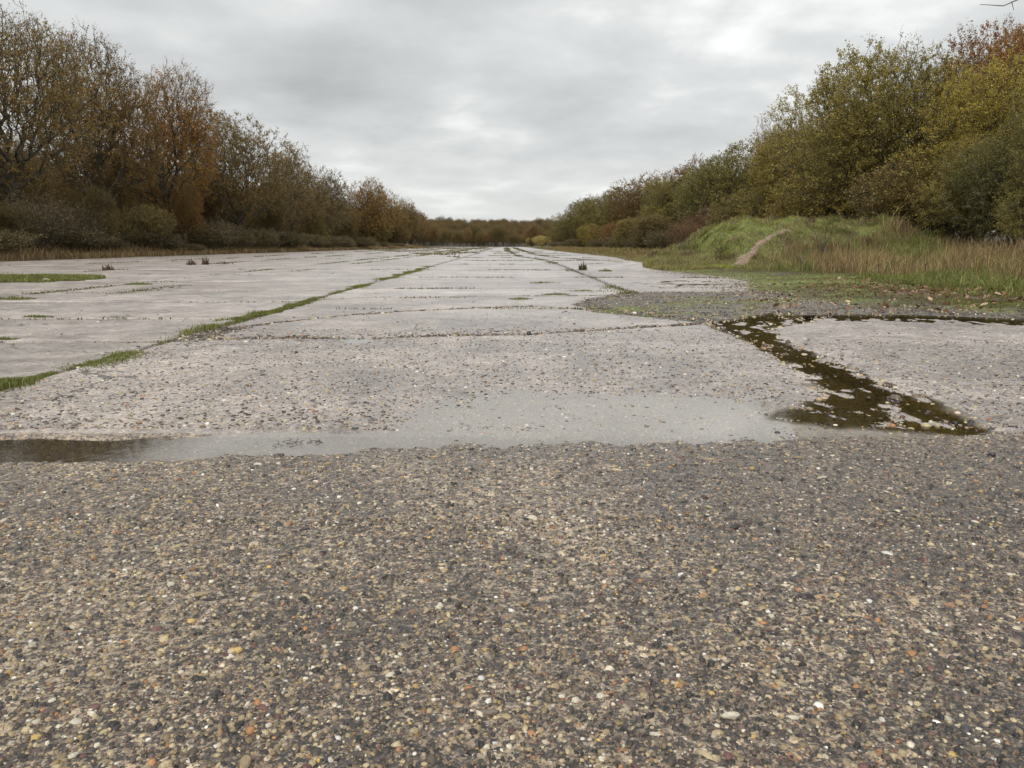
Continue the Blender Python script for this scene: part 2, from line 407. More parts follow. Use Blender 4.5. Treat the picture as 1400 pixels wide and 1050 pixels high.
# ------------------------------------------------------------------ ground sheet
def ground_colour(x, y):
    n = fbm(x * .7, y * .7, 4, 61); n2 = fbm(x * 3, y * 3, 3, 67)
    moss = np.array([.115, .130, .028]); soil = np.array([.070, .055, .035]); dry = np.array([.150, .105, .050]); green = np.array([.12, .135, .032])
    c = soil[None] * np.ones((len(x), 1))
    def mix(c, k, m): return c * (1 - m[:, None]) + k[None] * m[:, None]
    o = x - XR(y)
    c = mix(c, moss, sst(-.35, .15, n + .6 * n2 + .15) * (o > -2) * (y < 30))
    c = mix(c, np.array([.13, .115, .05]), (o > -1) * (y >= 30) * 1.0)
    gravel = np.array([.13, .118, .10])
    c = mix(c, gravel, (1 - sst(-.3, .5, o)) * (y < 22)); c = mix(c, moss, (1 - sst(-.3, .5, o)) * (y > 7) * (y < 20) * (x > 0) * sst(.12, .3, n2 * .6 + n * .5))
    a = np.exp(-(((x - 10.5) / 5.5) ** 2) ** 2 - (((y - 30.0) / 6.0) ** 2) ** 2)
    c = mix(c, green, a * sst(-.5, .2, n + .3 * n2))
    c = mix(c, np.array([.13, .13, .04]), a * sst(.1, .5, n2) * .7); c = mix(c, np.array([.14, .095, .055]), a * sst(.15, .45, fbm(x * 1.1 + 40, y * 1.1, 3, 69)) * .85)
    left = sst(XL + 1, XL - 1, x)
    c = mix(c, dry, left * sst(-.5, .1, n)); 
    dr = sst(4.5, 7, o) * (y < 27) * sst(13, 16, y)
    c = mix(c, dry, dr * .8)
    wood = np.clip(sst(15, 17, x) * (y > 33) + sst(-28, -31, x) + (y > 340), 0, 1)
    c = mix(c, np.array([.045, .033, .020]), wood)
    return c

def axis(segs):
    out = []
    for a, b, s in segs: out.append(np.arange(a, b, s))
    return np.concatenate(out + [[segs[-1][1]]])
gx = np.concatenate([-axis([(26, 60, 1.5), (60, 200, 8), (200, 1600, 80)])[::-1], axis([(-25.6, -3.3, .8), (-3.3, 1, .12), (1, 9, .07), (9, 19, .22), (19, 40, 1.2), (40, 200, 8), (200, 1600, 80)])])
gy = axis([(-30, 0, 3), (0, 3, .3), (3, 8, .14), (8, 20, .1), (20, 37, .22), (37, 60, .7), (60, 130, 2.5), (130, 360, 8), (360, 900, 15), (900, 4000, 200)])
X, Y = np.meshgrid(gx, gy); x = X.ravel(); y = Y.ravel()
z = H(x, y)
edge = XR(y) + .22 * fbm(x * 1.2, y * 1.2, 3, 71)
inside = sst(edge + .22, edge - .10, x) * sst(XL - .6, XL + .2, x) * (y < YEND)
# where the paving has broken up the bed lies nearly flush, as gravel
RUB = P((835, 424), (800, 412), (860, 401), (960, 398), (1020, 398), (1160, 412), (1250, 426), (1140, 428), (1060, 426), (1000, 437), (960, 436))
rub = 1 - sst(-.15, .12, sdf(x, y, RUB)) if True else 0
drop = .030 * (1 - rub) + .004 * rub
z = z - inside * drop
z = z + rub * (y < 20) * .016 * fbm(x * 6, y * 6, 3, 73)
for a_, b_, wd_ in (((150, 468), (470, 452), .35),):
    pa, pb = gp(*a_), gp(*b_); z = z + .018 * sst(wd_ + .2, wd_ - .1, sdf(x, y, [pa, pb, (pb[0] + .01, pb[1] + .02)])) * inside
V = np.stack([x, y, z], 1)
g = mk('ground', V, quads=gridquads(len(gx), len(gy)), mat=M_GROUND, col=ground_colour(x, y), smooth=True)
tag(g, kind='structure')

# ------------------------------------------------------------------ runway of separate concrete slabs
runway = empty('runway'); tag(runway, kind='structure')
def line(*pts):
    q = sorted(P(*pts)); xs = [a for a, _ in q]; ys = [b for _, b in q]
    return lambda x: np.interp(x, xs, ys)
def flat(c, s=0.0): return lambda x: c + s * x + 0 * x
J1 = line((-500, 602), (0, 600), (240, 601), (500, 595), (800, 592), (1000, 590), (1330, 589), (1900, 590))
J2 = line((180, 469), (270, 464), (400, 461), (500, 463), (600, 458), (720, 457), (800, 452), (900, 446), (1000, 441))
J3 = line((170, 462), (270, 452), (400, 438), (480, 430), (560, 424), (640, 421), (730, 418), (840, 425), (920, 433), (1000, 440))
J4 = line((330, 414), (500, 406), (700, 404), (800, 404), (860, 402))
R1Y = [(-5, 2.08), (7.2, 2.08), (8.2, 2.05), (9.2, 1.25), (10.5, .95), (12, 1.4), (13.5, 2.1), (30, 2.2), (40, 2.2), (56, .9), (110, 0.1), (400, 0.0)]
def R1(y): return np.interp(y, [a for a, _ in R1Y], [b for _, b in R1Y])
def R2(y): return np.interp(y, [0, 38, 50, 65, 113, 400], [9, 5.3, 3.2, 2.4, 2.2, 2.2])
def cst(c): return lambda y: c + 0 * y
rngs = np.random.default_rng(5)

def slab(x0, x1, y0, y1, res, gapx=.012, gapy=.012, tilt=.0, crumble=.012, seed=0):
    cx = float((x0(np.array(5.)) + x1(np.array(5.))) / 2); yc = (float(y0(np.array(cx))) + float(y1(np.array(cx)))) / 2
    w = float(x1(np.array(yc)) - x0(np.array(yc))); l = float(y1(np.array(cx)) - y0(np.array(cx)))
    if w < .3: return
    nx = int(min(820, max(4, w / res))); ny = int(min(700, max(4, l / res)))
    U, Vv = np.meshgrid(np.linspace(0, 1, nx), np.linspace(0, 1, ny)); u = U.ravel(); v = Vv.ravel()
    xx = np.full(u.shape, cx); yy = np.full(u.shape, yc)
    for _ in range(5):
        a = x0(yy) + gapx; b = x1(yy) - gapx; xx = a + (b - a) * u
        a = y0(xx) + gapy; b = y1(xx) - gapy; yy = a + (b - a) * v
    # ragged, crumbled margins
    eu = np.minimum(u, 1 - u) * w; ev = np.minimum(v, 1 - v) * l
    nz = fbm(xx * 7 + seed, yy * 7, 4, 81) * .5 + .5; nz2 = fbm(xx * 2, yy * 2 + seed, 2, 83)
    amp = crumble * (1 + 1.2 * np.clip(nz2, -.5, 1))
    k = 2.5 * crumble + res
    xx = xx + np.where(u < .5, 1, -1) * np.exp(-eu / k) * amp * nz * 1.6
    yy = yy + np.where(v < .5, 1, -1) * np.exp(-ev / k) * amp * nz * 1.6
    zz = H(xx, yy)
    sx, sy = rngs.normal(0, tilt, 2)
    zz = zz + (u - .5) * sx + (v - .5) * sy + abs(tilt) * .5
    e = np.minimum(eu, ev)
    zz = zz - .006 * np.exp(-e / (.35 * k)) * (.4 + nz)
    # side faces
    idx = np.arange(nx * ny).reshape(ny, nx)
    ring = np.concatenate([idx[0, :], idx[1:, -1], idx[-1, -2::-1], idx[-2:0:-1, 0]])
    Vt = np.stack([xx, yy, zz], 1); sk = Vt[ring].copy(); sk[:, 2] -= .075
    n0 = len(Vt); m = len(ring); j = np.arange(m); j2 = (j + 1) % m
    q = np.concatenate([gridquads(nx, ny), np.stack([ring[j2], ring[j], n0 + j, n0 + j2], 1)])
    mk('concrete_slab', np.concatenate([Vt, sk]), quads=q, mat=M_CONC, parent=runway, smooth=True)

LJ = -2.9
# main bay (the camera crouches on its first slab)
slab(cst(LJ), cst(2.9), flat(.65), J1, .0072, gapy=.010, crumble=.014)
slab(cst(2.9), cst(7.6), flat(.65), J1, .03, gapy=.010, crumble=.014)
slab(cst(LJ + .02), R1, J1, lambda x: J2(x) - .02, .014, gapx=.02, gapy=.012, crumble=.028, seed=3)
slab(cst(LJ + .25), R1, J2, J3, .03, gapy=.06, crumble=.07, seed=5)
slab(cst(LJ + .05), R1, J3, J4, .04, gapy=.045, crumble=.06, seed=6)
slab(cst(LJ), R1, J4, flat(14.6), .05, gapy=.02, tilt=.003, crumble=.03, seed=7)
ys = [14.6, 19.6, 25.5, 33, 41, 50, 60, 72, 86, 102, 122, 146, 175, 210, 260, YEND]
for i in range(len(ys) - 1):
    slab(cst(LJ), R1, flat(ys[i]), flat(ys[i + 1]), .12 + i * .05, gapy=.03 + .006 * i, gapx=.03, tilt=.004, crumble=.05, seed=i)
# bay beyond the flooded joint
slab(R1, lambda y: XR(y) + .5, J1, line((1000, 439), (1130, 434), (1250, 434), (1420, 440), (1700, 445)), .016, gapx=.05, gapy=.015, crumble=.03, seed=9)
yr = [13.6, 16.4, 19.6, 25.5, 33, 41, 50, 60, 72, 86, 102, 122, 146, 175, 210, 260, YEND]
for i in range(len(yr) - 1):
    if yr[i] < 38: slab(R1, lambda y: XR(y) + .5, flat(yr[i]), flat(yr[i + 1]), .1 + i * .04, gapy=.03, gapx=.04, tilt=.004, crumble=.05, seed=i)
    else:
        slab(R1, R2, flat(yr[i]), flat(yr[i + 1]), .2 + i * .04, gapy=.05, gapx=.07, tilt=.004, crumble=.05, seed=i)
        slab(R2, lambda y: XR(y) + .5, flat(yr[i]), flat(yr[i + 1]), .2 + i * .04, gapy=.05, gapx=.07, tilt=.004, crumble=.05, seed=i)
# bays on the left of the grassy joint
yl0 = [1.5, 4.35, 6.55, 8.6, 11.1, 14.0, 17.4, 21.5, 26, 31.5, 38, 46, 55, 66, 80, 100, 125, 160, 210, 270, YEND]
xb = [LJ, -7.9, -12.9, -17.9, -25.0]
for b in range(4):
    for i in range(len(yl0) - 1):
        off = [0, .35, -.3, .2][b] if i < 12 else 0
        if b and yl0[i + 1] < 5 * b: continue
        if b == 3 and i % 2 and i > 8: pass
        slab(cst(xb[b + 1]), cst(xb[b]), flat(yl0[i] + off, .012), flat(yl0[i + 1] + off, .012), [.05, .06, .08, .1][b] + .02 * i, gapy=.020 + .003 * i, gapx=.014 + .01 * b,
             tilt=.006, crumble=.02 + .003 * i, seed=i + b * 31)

# ------------------------------------------------------------------ standing water
def water_attr_mat():
    m = M_WATER.copy(); m.name = 'shallow_rain_water'; nt = m.node_tree; L = nt.links
    a = nd(nt, 'ShaderNodeVertexColor'); a.layer_name = 'col'; sc = nd(nt, 'ShaderNodeSeparateColor'); L.new(a.outputs[0], sc.inputs[0])
    for n in nt.nodes:
        if n.type == 'BSDF_TRANSPARENT': L.new(mixc(nt, sc.outputs[1], (.95, .94, .90), (.40, .35, .22)), n.inputs[0])
        if n.type == 'BSDF_DIFFUSE':
            L.new(mixc(nt, sc.outputs[1], (.74, .70, .65), (.16, .12, .06)), n.inputs[0])
            for l in list(L):
                if l.from_node == n: mixn = l.to_node
    L.new(sc.outputs[0], mixn.inputs[0])
    return m
M_WALL = water_attr_mat()
def joined_puddle():
    x0 = min(PBB[i][0] for i in (0, 1, 2)); x1 = max(PBB[i][1] for i in (0, 1, 2)); y0 = min(PBB[i][2] for i in (0, 1, 2)); y1 = max(PBB[i][3] for i in (0, 1, 2))
    xs = np.arange(x0 + .2, x1, .025); ya = np.arange(y0 + .2, y1, .025); X, Y = np.meshgrid(xs, ya); x, y = X.ravel(), Y.ravel()
    d = [sdf(x, y, PUD[i][0]) for i in (0, 1, 2)]; s_ = np.minimum(np.minimum(d[0], d[1] - .08), d[2]) < .22
    q = gridquads(len(xs), len(ya)); q = q[s_[q].all(1)]; used = np.unique(q); rm = np.zeros(len(x), int); rm[used] = np.arange(len(used))
    nz = fbm(x * 5, y * 3, 3, 181); peat_refl = sst(.09, -.02, d[2] + .12 * nz); left = sst(-1.2, -1.6, x + .12 * nz); mid = sst(.25, -.15, d[1])
    silt_sheen = .24 + .08 * mid; silt_sheen = silt_sheen * (1 - peat_refl) + .05 * peat_refl; silt_sheen = silt_sheen * (1 - left) + .05 * left  # pale share puts the bright sky reflection into the water colour
    peat_refl = np.maximum(peat_refl, .75 * left)  # left end: dark tree reflection put into the water tint
    c = np.stack([silt_sheen, peat_refl, silt_sheen * 0], 1)
    o = mk('puddle', np.stack([x, y, 0 * x], 1)[used], quads=rm[q], mat=M_WALL, col=c[used]); tag(o, kind='structure')
joined_puddle()
def puddle(i, step, mat):
    pl = PUD[i][0]; x0, x1, y0, y1 = PBB[i]
    xs = np.arange(x0 + .25, x1 - .25, step); yy = np.arange(y0 + .25, y1 - .25, step)
    X, Y = np.meshgrid(xs, yy); s = sdf(X.ravel(), Y.ravel(), pl) < (.22 if i != 1 else .30)
    q = gridquads(len(xs), len(yy)); keep = s[q].all(1); q = q[keep]
    V = np.stack([X.ravel(), Y.ravel(), np.zeros(X.size)], 1)
    V[:, 2] = {1: -.0004}.get(i, 0.0)
    used = np.unique(q); rm = np.zeros(len(V), int); rm[used] = np.arange(len(used))
    o = mk('puddle', V[used], quads=rm[q], mat=mat)
    tag(o, kind='structure'); return o
for i, mt in zip(range(3, 7), [M_WATER2, M_WATER, M_WATER2, M_WATER]): puddle(i, .05, mt)

# ------------------------------------------------------------------ pebbles
rng = np.random.default_rng(11)
PCOL = np.array([(.038, .034, .032), (.075, .064, .057), (.15, .115, .09), (.13, .09, .08), (.33, .25, .145), (.46, .37, .22), (.06, .058, .062), (.40, .20, .09), (.62, .56, .44), (.50, .34, .12), (.16, .08, .07), (.75, .72, .66)])
PPROB = np.array([.22, .19, .13, .10, .11, .09, .06, .025, .045, .012, .033, .015]); PPROB = PPROB / PPROB.sum()
TANP = np.array([.08, .10, .15, .07, .20, .20, .03, .03, .08, .02, .03, .02]); TANP = TANP / TANP.sum()

def stones(name, x, y, size, sink, parent=None, mat=None, colr=None, flatz=.42, zf=H, low=False, ptab=PPROB):
    n = len(x); a = rng.uniform(0, 2 * pi, n); el = rng.uniform(.55, 1.0, n)
    k = 5 if low else 7
    th = np.arange(k) / k * 2 * pi
    R0 = size[:, None] * .5 * rng.uniform(.78, 1.15, (n, k)); 
    zt = size * flatz * rng.uniform(.6, 1.2, n)
    z0 = zf(x, y)
    def ringv(r, zz):
        px_ = np.cos(th)[None] * r; py_ = np.sin(th)[None] * r * el[:, None]
        ca, sa = np.cos(a)[:, None], np.sin(a)[:, None]
        return np.stack([x[:, None] + px_ * ca - py_ * sa, y[:, None] + px_ * sa + py_ * ca, np.broadcast_to(zz, (n, k))], 2)
    r1 = ringv(R0, (z0 - sink * zt - .001)[:, None]); r2 = ringv(R0 * .78, (z0 + (1 - sink) * zt * .72)[:, None] + rng.normal(0, .06, (n, k)) * zt[:, None])
    top = np.stack([x, y, z0 + (1 - sink) * zt], 1)[:, None]
    V = np.concatenate([r1, r2, top], 1); m = 2 * k + 1
    j = np.arange(k); j2 = (j + 1) % k
    q = np.stack([j, j2, k + j2, k + j], 1); t = np.stack([k + j, k + j2, np.full(k, 2 * k)], 1)
    off = (np.arange(n) * m)[:, None, None]
    Q = (q[None] + off).reshape(-1, 4); T = (t[None] + off).reshape(-1, 3)
    if colr is None: colr = PCOL[rng.choice(len(PCOL), n, p=ptab)] * rng.uniform(.7, 1.25, (n, 1)) * (1 + rng.normal(0, .04, (n, 3)))
    C = np.repeat(np.clip(colr, .01, .9), m, 0)
    return mk(name, V.reshape(-1, 3), tris=T, quads=Q, mat=mat or M_STONE, parent=parent, col=C, smooth=True)

def scatter(n, y0, y1, pw=1.0, half=.70):
    """ground points spread through the field of view between two distances"""
    y = y0 + (y1 - y0) * rng.random(n) ** pw
    x = (rng.random(n) * 2 - 1) * half * (y + .25)
    return x, y
x, y = scatter(30000, .95, 2.2, 1.0); xa, ya = scatter(22000, 2.1, 3.3, 1.0)
x = np.concatenate([x, xa]); y = np.concatenate([y, ya])
dens = fbm(x * 1.3, y * 1.3, 3, 91) + .5 * fbm(x * 5, y * 5, 2, 93)
keep = rng.random(len(x)) < .62 + .4 * dens; x = x[keep]; y = y[keep]
sz = .005 + .0030 * rng.gamma(1.6, 1.0, len(x)); sz = np.clip(sz, .004, .024)
front_ok = (y < J1(x) - .02); x, y, sz = x[front_ok], y[front_ok], sz[front_ok]
# more tan stones on the left
tan = rng.random(len(x)) < np.clip(.5 - x * .45, 0, 1)
ca = np.where(tan[:, None], PCOL[rng.choice(12, len(x), p=TANP)], PCOL[rng.choice(12, len(x), p=PPROB)]) * rng.uniform(.55, 1.15, (len(x), 1))
o = stones('pebbles', x, y, sz, .45, runway, colr=ca, low=True); o['kind'] = 'stuff'
x, y = scatter(26000, 3.35, 7.5, 1.3, .72); ok = (x < R1(y) + .0) | (y < 6.6); x, y = x[ok], y[ok]
ok = (x > LJ + .05); x, y = x[ok], y[ok]
o = stones('pebbles', x, y, np.clip(.006 + .0045 * rng.gamma(1.6, 1, len(x)), .006, .030), .5, runway, low=True); o['kind'] = 'stuff'
# the shallow film of the middle puddle: stones stand out of it
pr = np.array(PUD[1][0]); x = rng.uniform(pr[:, 0].min(), pr[:, 0].max(), 9000); y = rng.uniform(pr[:, 1].min(), pr[:, 1].max(), 9000)
ok = sdf(x, y, PUD[1][0]) < .05; x, y = x[ok], y[ok]
o = stones('pebbles', x, y, .005 + .003 * rng.gamma(1.5, 1, len(x)), .35, runway, low=True, ptab=TANP); o['kind'] = 'stuff'

pr = np.array(PUD[2][0]); x = rng.uniform(pr[:, 0].min() - .1, pr[:, 0].max() + .1, 9000); y = rng.uniform(pr[:, 1].min() - .1, pr[:, 1].max() + .1, 9000)
sd_ = sdf(x, y, PUD[2][0]); ok = (sd_ < .06) & ((vnoise(x * 5, y * 3, 97) > .62) | (sd_ > -.05)); x, y = x[ok], y[ok]
o = stones('pebbles', x, y, .010 + .007 * rng.gamma(1.5, 1, len(x)), .25, runway, low=True, ptab=TANP, flatz=.5); o['kind'] = 'stuff'

# three hundred largest stones of the near slab, one object each
def pebble_mesh(seed):
    r = np.random.default_rng(seed); k = 9; th = np.arange(k) / k * 2 * pi
    rr = r.uniform(.8, 1.12, k); e = r.uniform(.6, .95)
    rings = []
    for s, zz in ((1.0, -.35), (.98, .1), (.72, .42), (.34, .58)):
        rings.append(np.stack([np.cos(th) * rr * s, np.sin(th) * rr * s * e, zz + r.normal(0, .03, k)], 1))
    V = np.concatenate(rings + [[[0, 0, .61]]]) * .5; q = []; 
    for a in range(3):
        for j in range(k): q.append((a * k + j, a * k + (j + 1) % k, (a + 1) * k + (j + 1) % k, (a + 1) * k + j))
    t = [(3 * k + j, 3 * k + (j + 1) % k, 4 * k) for j in range(k)]
    return mk('pebble', V, tris=t, quads=q, mat=M_PEB, smooth=True, link=False)
PM = [pebble_mesh(i) for i in range(7)]
px_, py_ = scatter(299, 1.0, 3.1, .9, .68)
z_ = H(px_, py_)
for i in range(299):
    o = bpy.data.objects.new('pebble', PM[i % 7]); COL.objects.link(o); o.parent = runway
    s = .015 + .0055 * rng.gamma(1.4, 1); s = min(s, .036)
    o.location = (px_[i], min(py_[i], 3.1), z_[i] + s * .04); o.scale = (s * rng.uniform(.8, 1.3), s * rng.uniform(.45, .8), s * .5); o.rotation_euler = (rng.normal(0, .1), rng.normal(0, .1), rng.uniform(0, 6.28))
    c = PCOL[rng.choice(12, p=TANP)] * rng.uniform(.8, 1.2); o.color = (*c, 1)

y = 7 + 40 * rng.random(4200) ** 1.5; x = rng.uniform(-1, 1, 4200) * .7 * y; ok = (x > -24.5) & (x < XR(y)); x, y = x[ok], y[ok]
o = stones('pebbles', x, y, .008 + .006 * rng.gamma(1.3, 1, len(x)) * (1 + y * .02), .35, runway, low=True); o['kind'] = 'stuff'

# rubble where the slab ends have broken up
x, y = [], []
for a, b, wd, n in (((270, 462), (600, 456), .20, 900), ((600, 457), (1000, 440), .10, 700), ((270, 450), (560, 424), .14, 700), ((200, 468), (470, 452), .30, 800), ((560, 424), (730, 418), .10, 200), ((840, 424), (1000, 438), .12, 300)):
    p, q = np.array(gp(*a)), np.array(gp(*b)); t = rng.random(n)
    x.append(p[0] + (q[0] - p[0]) * t + rng.normal(0, wd, n)); y.append(p[1] + (q[1] - p[1]) * t + rng.normal(0, wd, n))
x = np.concatenate(x); y = np.concatenate(y)
o = stones('rubble', x, y, np.clip(.010 + .009 * rng.gamma(1.4, 1, len(x)), .008, .06), .40, runway, zf=lambda a, b: H(a, b) - .008); o['kind'] = 'stuff'
r_ = np.array(RUB); x = rng.uniform(r_[:, 0].min() - .2, r_[:, 0].max() + 1.2, 16000); y = rng.uniform(r_[:, 1].min() - .2, r_[:, 1].max() + .3, 16000)
ok = sdf(x, y, RUB) < .25 * rng.random(len(x)) ** 2 * 3; x, y = x[ok], y[ok]
o = stones('gravel', x, y, np.clip(.010 + .007 * rng.gamma(1.3, 1, len(x)), .008, .05), .4, None, zf=lambda a, b: H(a, b) - .004, low=True, colr=PCOL[rng.choice(7, len(x))] * rng.uniform(.6, 1.1, (len(x), 1))); tag(o, 'grey broken gravel where the paving has crumbled away beside the mound', 'gravel', kind='stuff')
ex = []; ey = []
y = rng.uniform(8.5, 24, 5000); x = XR(y) + rng.normal(.1, .35, 5000)
o = stones('gravel', x, y, .012 + .009 * rng.gamma(1.3, 1, 5000), .4, None, low=True); tag(o, 'loose small stones scattered along the mossy edge of the paving', 'gravel', kind='stuff')

# ------------------------------------------------------------------ grass
def blades(name, x, y, h, w, col, lean=.35, zf=H, parent=None, sink=.01, mat=None, zoff=None):
    """each blade is a bent, tapering strip of five vertices"""
    n = len(x); a = rng.uniform(0, 2 * pi, n); d = rng.uniform(0, 2 * pi, n); ln = np.abs(rng.normal(0, lean, n)) * h
    z0 = (zf(x, y) if zoff is None else zoff) - sink
    wx, wy = np.cos(a) * w / 2, np.sin(a) * w / 2; lx, ly = np.cos(d) * ln, np.sin(d) * ln
    V = np.empty((n, 5, 3))
    V[:, 0] = np.stack([x - wx, y - wy, z0], 1); V[:, 1] = np.stack([x + wx, y + wy, z0], 1)
    V[:, 2] = np.stack([x + wx * .8 + lx * .35, y + wy * .8 + ly * .35, z0 + h * .6], 1)
    V[:, 3] = np.stack([x - wx * .8 + lx * .35, y - wy * .8 + ly * .35, z0 + h * .6], 1)
    V[:, 4] = np.stack([x + lx, y + ly, z0 + h * (1 - .25 * np.clip(ln / h, 0, 1))], 1)
    off = (np.arange(n) * 5)[:, None]
    Q = np.array([0, 1, 2, 3])[None] + off; T = np.array([3, 2, 4])[None] + off
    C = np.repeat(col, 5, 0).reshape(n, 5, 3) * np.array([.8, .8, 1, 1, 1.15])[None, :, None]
    return mk(name, V.reshape(-1, 3), tris=T, quads=Q, mat=mat or M_GRASS, col=C.reshape(-1, 3), parent=parent)

def pal(n, cols, probs, var=.25):
    p = np.array(probs, float); c = np.array(cols)[rng.choice(len(cols), n, p=p / p.sum())]
    return c * rng.uniform(1 - var, 1 + var, (n, 1))
GREEN = [(.17, .19, .045), (.11, .135, .035), (.24, .25, .065), (.31, .26, .13)]
DRY = [(.38, .27, .13), (.27, .175, .085), (.48, .37, .21), (.18, .115, .06), (.18, .17, .055)]

# strip of grass in the long joint
def joint_strip():
    N = 110000; y = 3.6 + 26 * rng.random(N) ** 2.0
    cover = np.interp(y, [3.6, 7.0, 7.3, 7.9, 8.3, 9.5, 11.2, 11.8, 14.0, 14.4, 16.3, 16.8, 18.5, 19, 24, 30], [1, .95, .25, .25, .9, 1, .8, .2, .2, .9, .9, .25, .2, .75, .6, .3])
    wd = np.interp(y, [3.6, 5.5, 7, 9, 14, 16, 30], [.16, .13, .09, .12, .07, .13, .13]) * (.25 + 1.4 * vnoise(y * 2.3, y * 0, 101))
    x = LJ + rng.normal(0, 1, N) * wd * .6 + .06 * fbm(y * .7, y * 0 + 3, 2, 103)
    k = (rng.random(N) < cover * sst(.25, .6, vnoise(x * 6, y * 4, 105) * .6 + vnoise(x * 2, y * 1.3, 106) * .5)); x, y = x[k], y[k]; n = len(x)
    h = rng.uniform(.010, .050, n) * (.35 + 1.3 * vnoise(x * 3, y * 2.5, 107) ** 1.5)
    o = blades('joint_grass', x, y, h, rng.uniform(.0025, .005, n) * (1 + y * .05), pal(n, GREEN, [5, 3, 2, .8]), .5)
    tag(o, 'strip of short green grass growing along the long joint between slabs', 'grass', kind='stuff')
joint_strip()

def joint_weeds():
    # sparse growth in the cross joints and the far long joints
    xs, ys_ = [], []
    for yy in [6.55, 8.6, 11.1, 14.0, 17.4, 21.5, 26, 31.5, 38, 46, 55]:
        n = int(700); x = rng.uniform(-25, LJ, n); 
        m = vnoise(x * .8, x * 0 + yy, 111) > .66; x = x[m]; xs.append(x); ys_.append(yy + .012 * x + rng.normal(0, .03, len(x)))
    for yy in [9.9, 12, 14.6, 19.6, 25.5, 33, 41, 50, 60, 72, 86, 102]:
        n = 700; x = rng.uniform(LJ, 5.5, n); m = vnoise(x * 1.1, x * 0 + yy, 113) > .62; x = x[m]; xs.append(x); ys_.append(yy + rng.normal(0, .04, len(x)))
    for fx in (lambda y: R1(np.maximum(y, 42)) + 0 * y, R2, lambda y: -7.9 + 0 * y, lambda y: -12.9 + 0 * y, lambda y: -17.9 + 0 * y, lambda y: -6.5 + 0 * y):
        n = 6000; y = 13 + 230 * rng.random(n) ** 1.6; x = fx(y) + rng.normal(0, .10 + y * .0012, n); m = vnoise(x * 0 + 7, y * .35, 117) > .5
        xs.append(x[m]); ys_.append(y[m])
    x = np.concatenate(xs); y = np.concatenate(ys_); n = len(x)
    h = rng.uniform(.012, .035, n) * (1 + np.clip(y / 60, 0, 1.6)); w = rng.uniform(.006, .014, n) * (1 + y * .06)
    o = blades('joint_weeds', x, y, h, w, pal(n, GREEN + [(.09, .065, .035)], [2, 3, 1, 1, 3]), .7)
    tag(o, 'low weeds and moss growing out of the far cracks between slabs', 'weeds', kind='stuff')
joint_weeds()
def far_weeds():
    N = 26000; y = 50 + 230 * rng.random(N) ** 1.5; x = -3 - rng.random(N) * 22
    k = (fbm(x * .35, y * .12, 3, 161) + .5 * fbm(x * 1.5, y * .5, 2, 163) > .12 + .25 * sst(-6, -16, x) * (y < 90)) & (x > LJ - .3 - (y - 50) * .25); x, y = x[k], y[k]; n = len(x)
    o = blades('far_weeds', x, y, rng.uniform(.05, .16, n), rng.uniform(.05, .12, n), pal(n, GREEN + [(.16, .12, .06), (.12, .08, .045)], [1, 2, 1, 1, 3, 3]), .7)
    tag(o, 'brownish weeds overgrowing the far left part of the runway', 'weeds', kind='stuff')
far_weeds()

def tuft(name, px, py, wpx, hpx, label, cat, cols=GREEN, probs=(4, 3, 2, 1), n=500, asp=.35, lean=.5):
    cx, cy = gp(px, py); sc = cy / F; w = wpx * sc; hh = hpx * sc
    rot = rng.uniform(0, 6.28, n); rr = np.sqrt(rng.random(n)); lx = np.cos(rot) * rr * w / 2; ly = np.sin(rot) * rr * max(w * asp, .05)
    k = 1 - .6 * rr
    h = np.clip(rng.uniform(.4, 1.15, n) * hh * k, .008, None)
    kk = vnoise((cx + lx) * 30 / w / 6, (cy + ly) * 30 / w / 3, 191) > .38 * rr ** .5 + .08; lx, ly, h = lx[kk], ly[kk], h[kk]; n = len(lx)
    z = H(cx + lx, cy + ly) - Hs(cx, cy)
    o = blades(name, lx, ly, h, rng.uniform(.7, 1.4, n) * max(.0035, sc * .8), pal(n, cols, probs), lean, zoff=z)
    o.location = (cx, cy, Hs(cx, cy)); tag(o, label, cat); return o
tuft('grass_patch', 5, 383, 235, 11, 'large patch of green turf growing over the slabs at the left edge', 'grass patch', n=22000, asp=.62)
tuft('grass_tuft', 18, 410, 64, 9, 'green grass tuft just below the big turf patch by the left edge', 'grass tuft', n=900, asp=.2)
tuft('grass_tuft', 50, 433, 44, 6, 'small flat grass tuft with a thin tail, beneath the dark green tuft at left', 'grass tuft', n=600, asp=.2)
tuft('grass_tuft', 189, 389, 36, 6, 'lone small grass tuft on the pale slab, right of the turf patch', 'grass tuft', n=500, asp=.3)
tuft('grass_tuft', 4, 464, 50, 8, 'grass tuft cut by the left frame edge, lowest of the isolated tufts', 'grass tuft', n=700, asp=.2)
tuft('grass_tuft', 712, 409, 36, 5, 'flat moss and grass tuft in the crack left of the gravel area', 'grass tuft', n=600, asp=.5)
tuft('grass_tuft', 745, 387, 46, 4, 'thin mossy grass tuft in the middle cross joint of the paving', 'grass tuft', n=600, asp=.2)
tuft('grass_tuft', 762, 403, 44, 5, 'yellow green grass tuft on the corner of the broken gravel area', 'grass tuft', n=700, asp=.3)
tuft('grass_tuft', 800, 398, 60, 4, 'wide flat mossy tuft along the upper edge of the gravel area', 'grass tuft', n=700, asp=.3)
tuft('grass_tuft', 797, 369, 12, 16, 'upright dark rush tuft standing alone in a far joint of the paving', 'rush tuft', n=160, asp=1, lean=.15, cols=[(.05, .06, .02), (.09, .08, .03)], probs=(1, 1))
tuft('grass_tuft', 828, 371, 20, 5, 'small dark tuft on the slabs right of the upright rush', 'grass tuft', n=250, asp=.5)
tuft('grass_tuft', 1300, 584, 86, 7, 'fresh grass tuft at the near tip of the dark flooded joint', 'grass tuft', n=500, asp=.12)
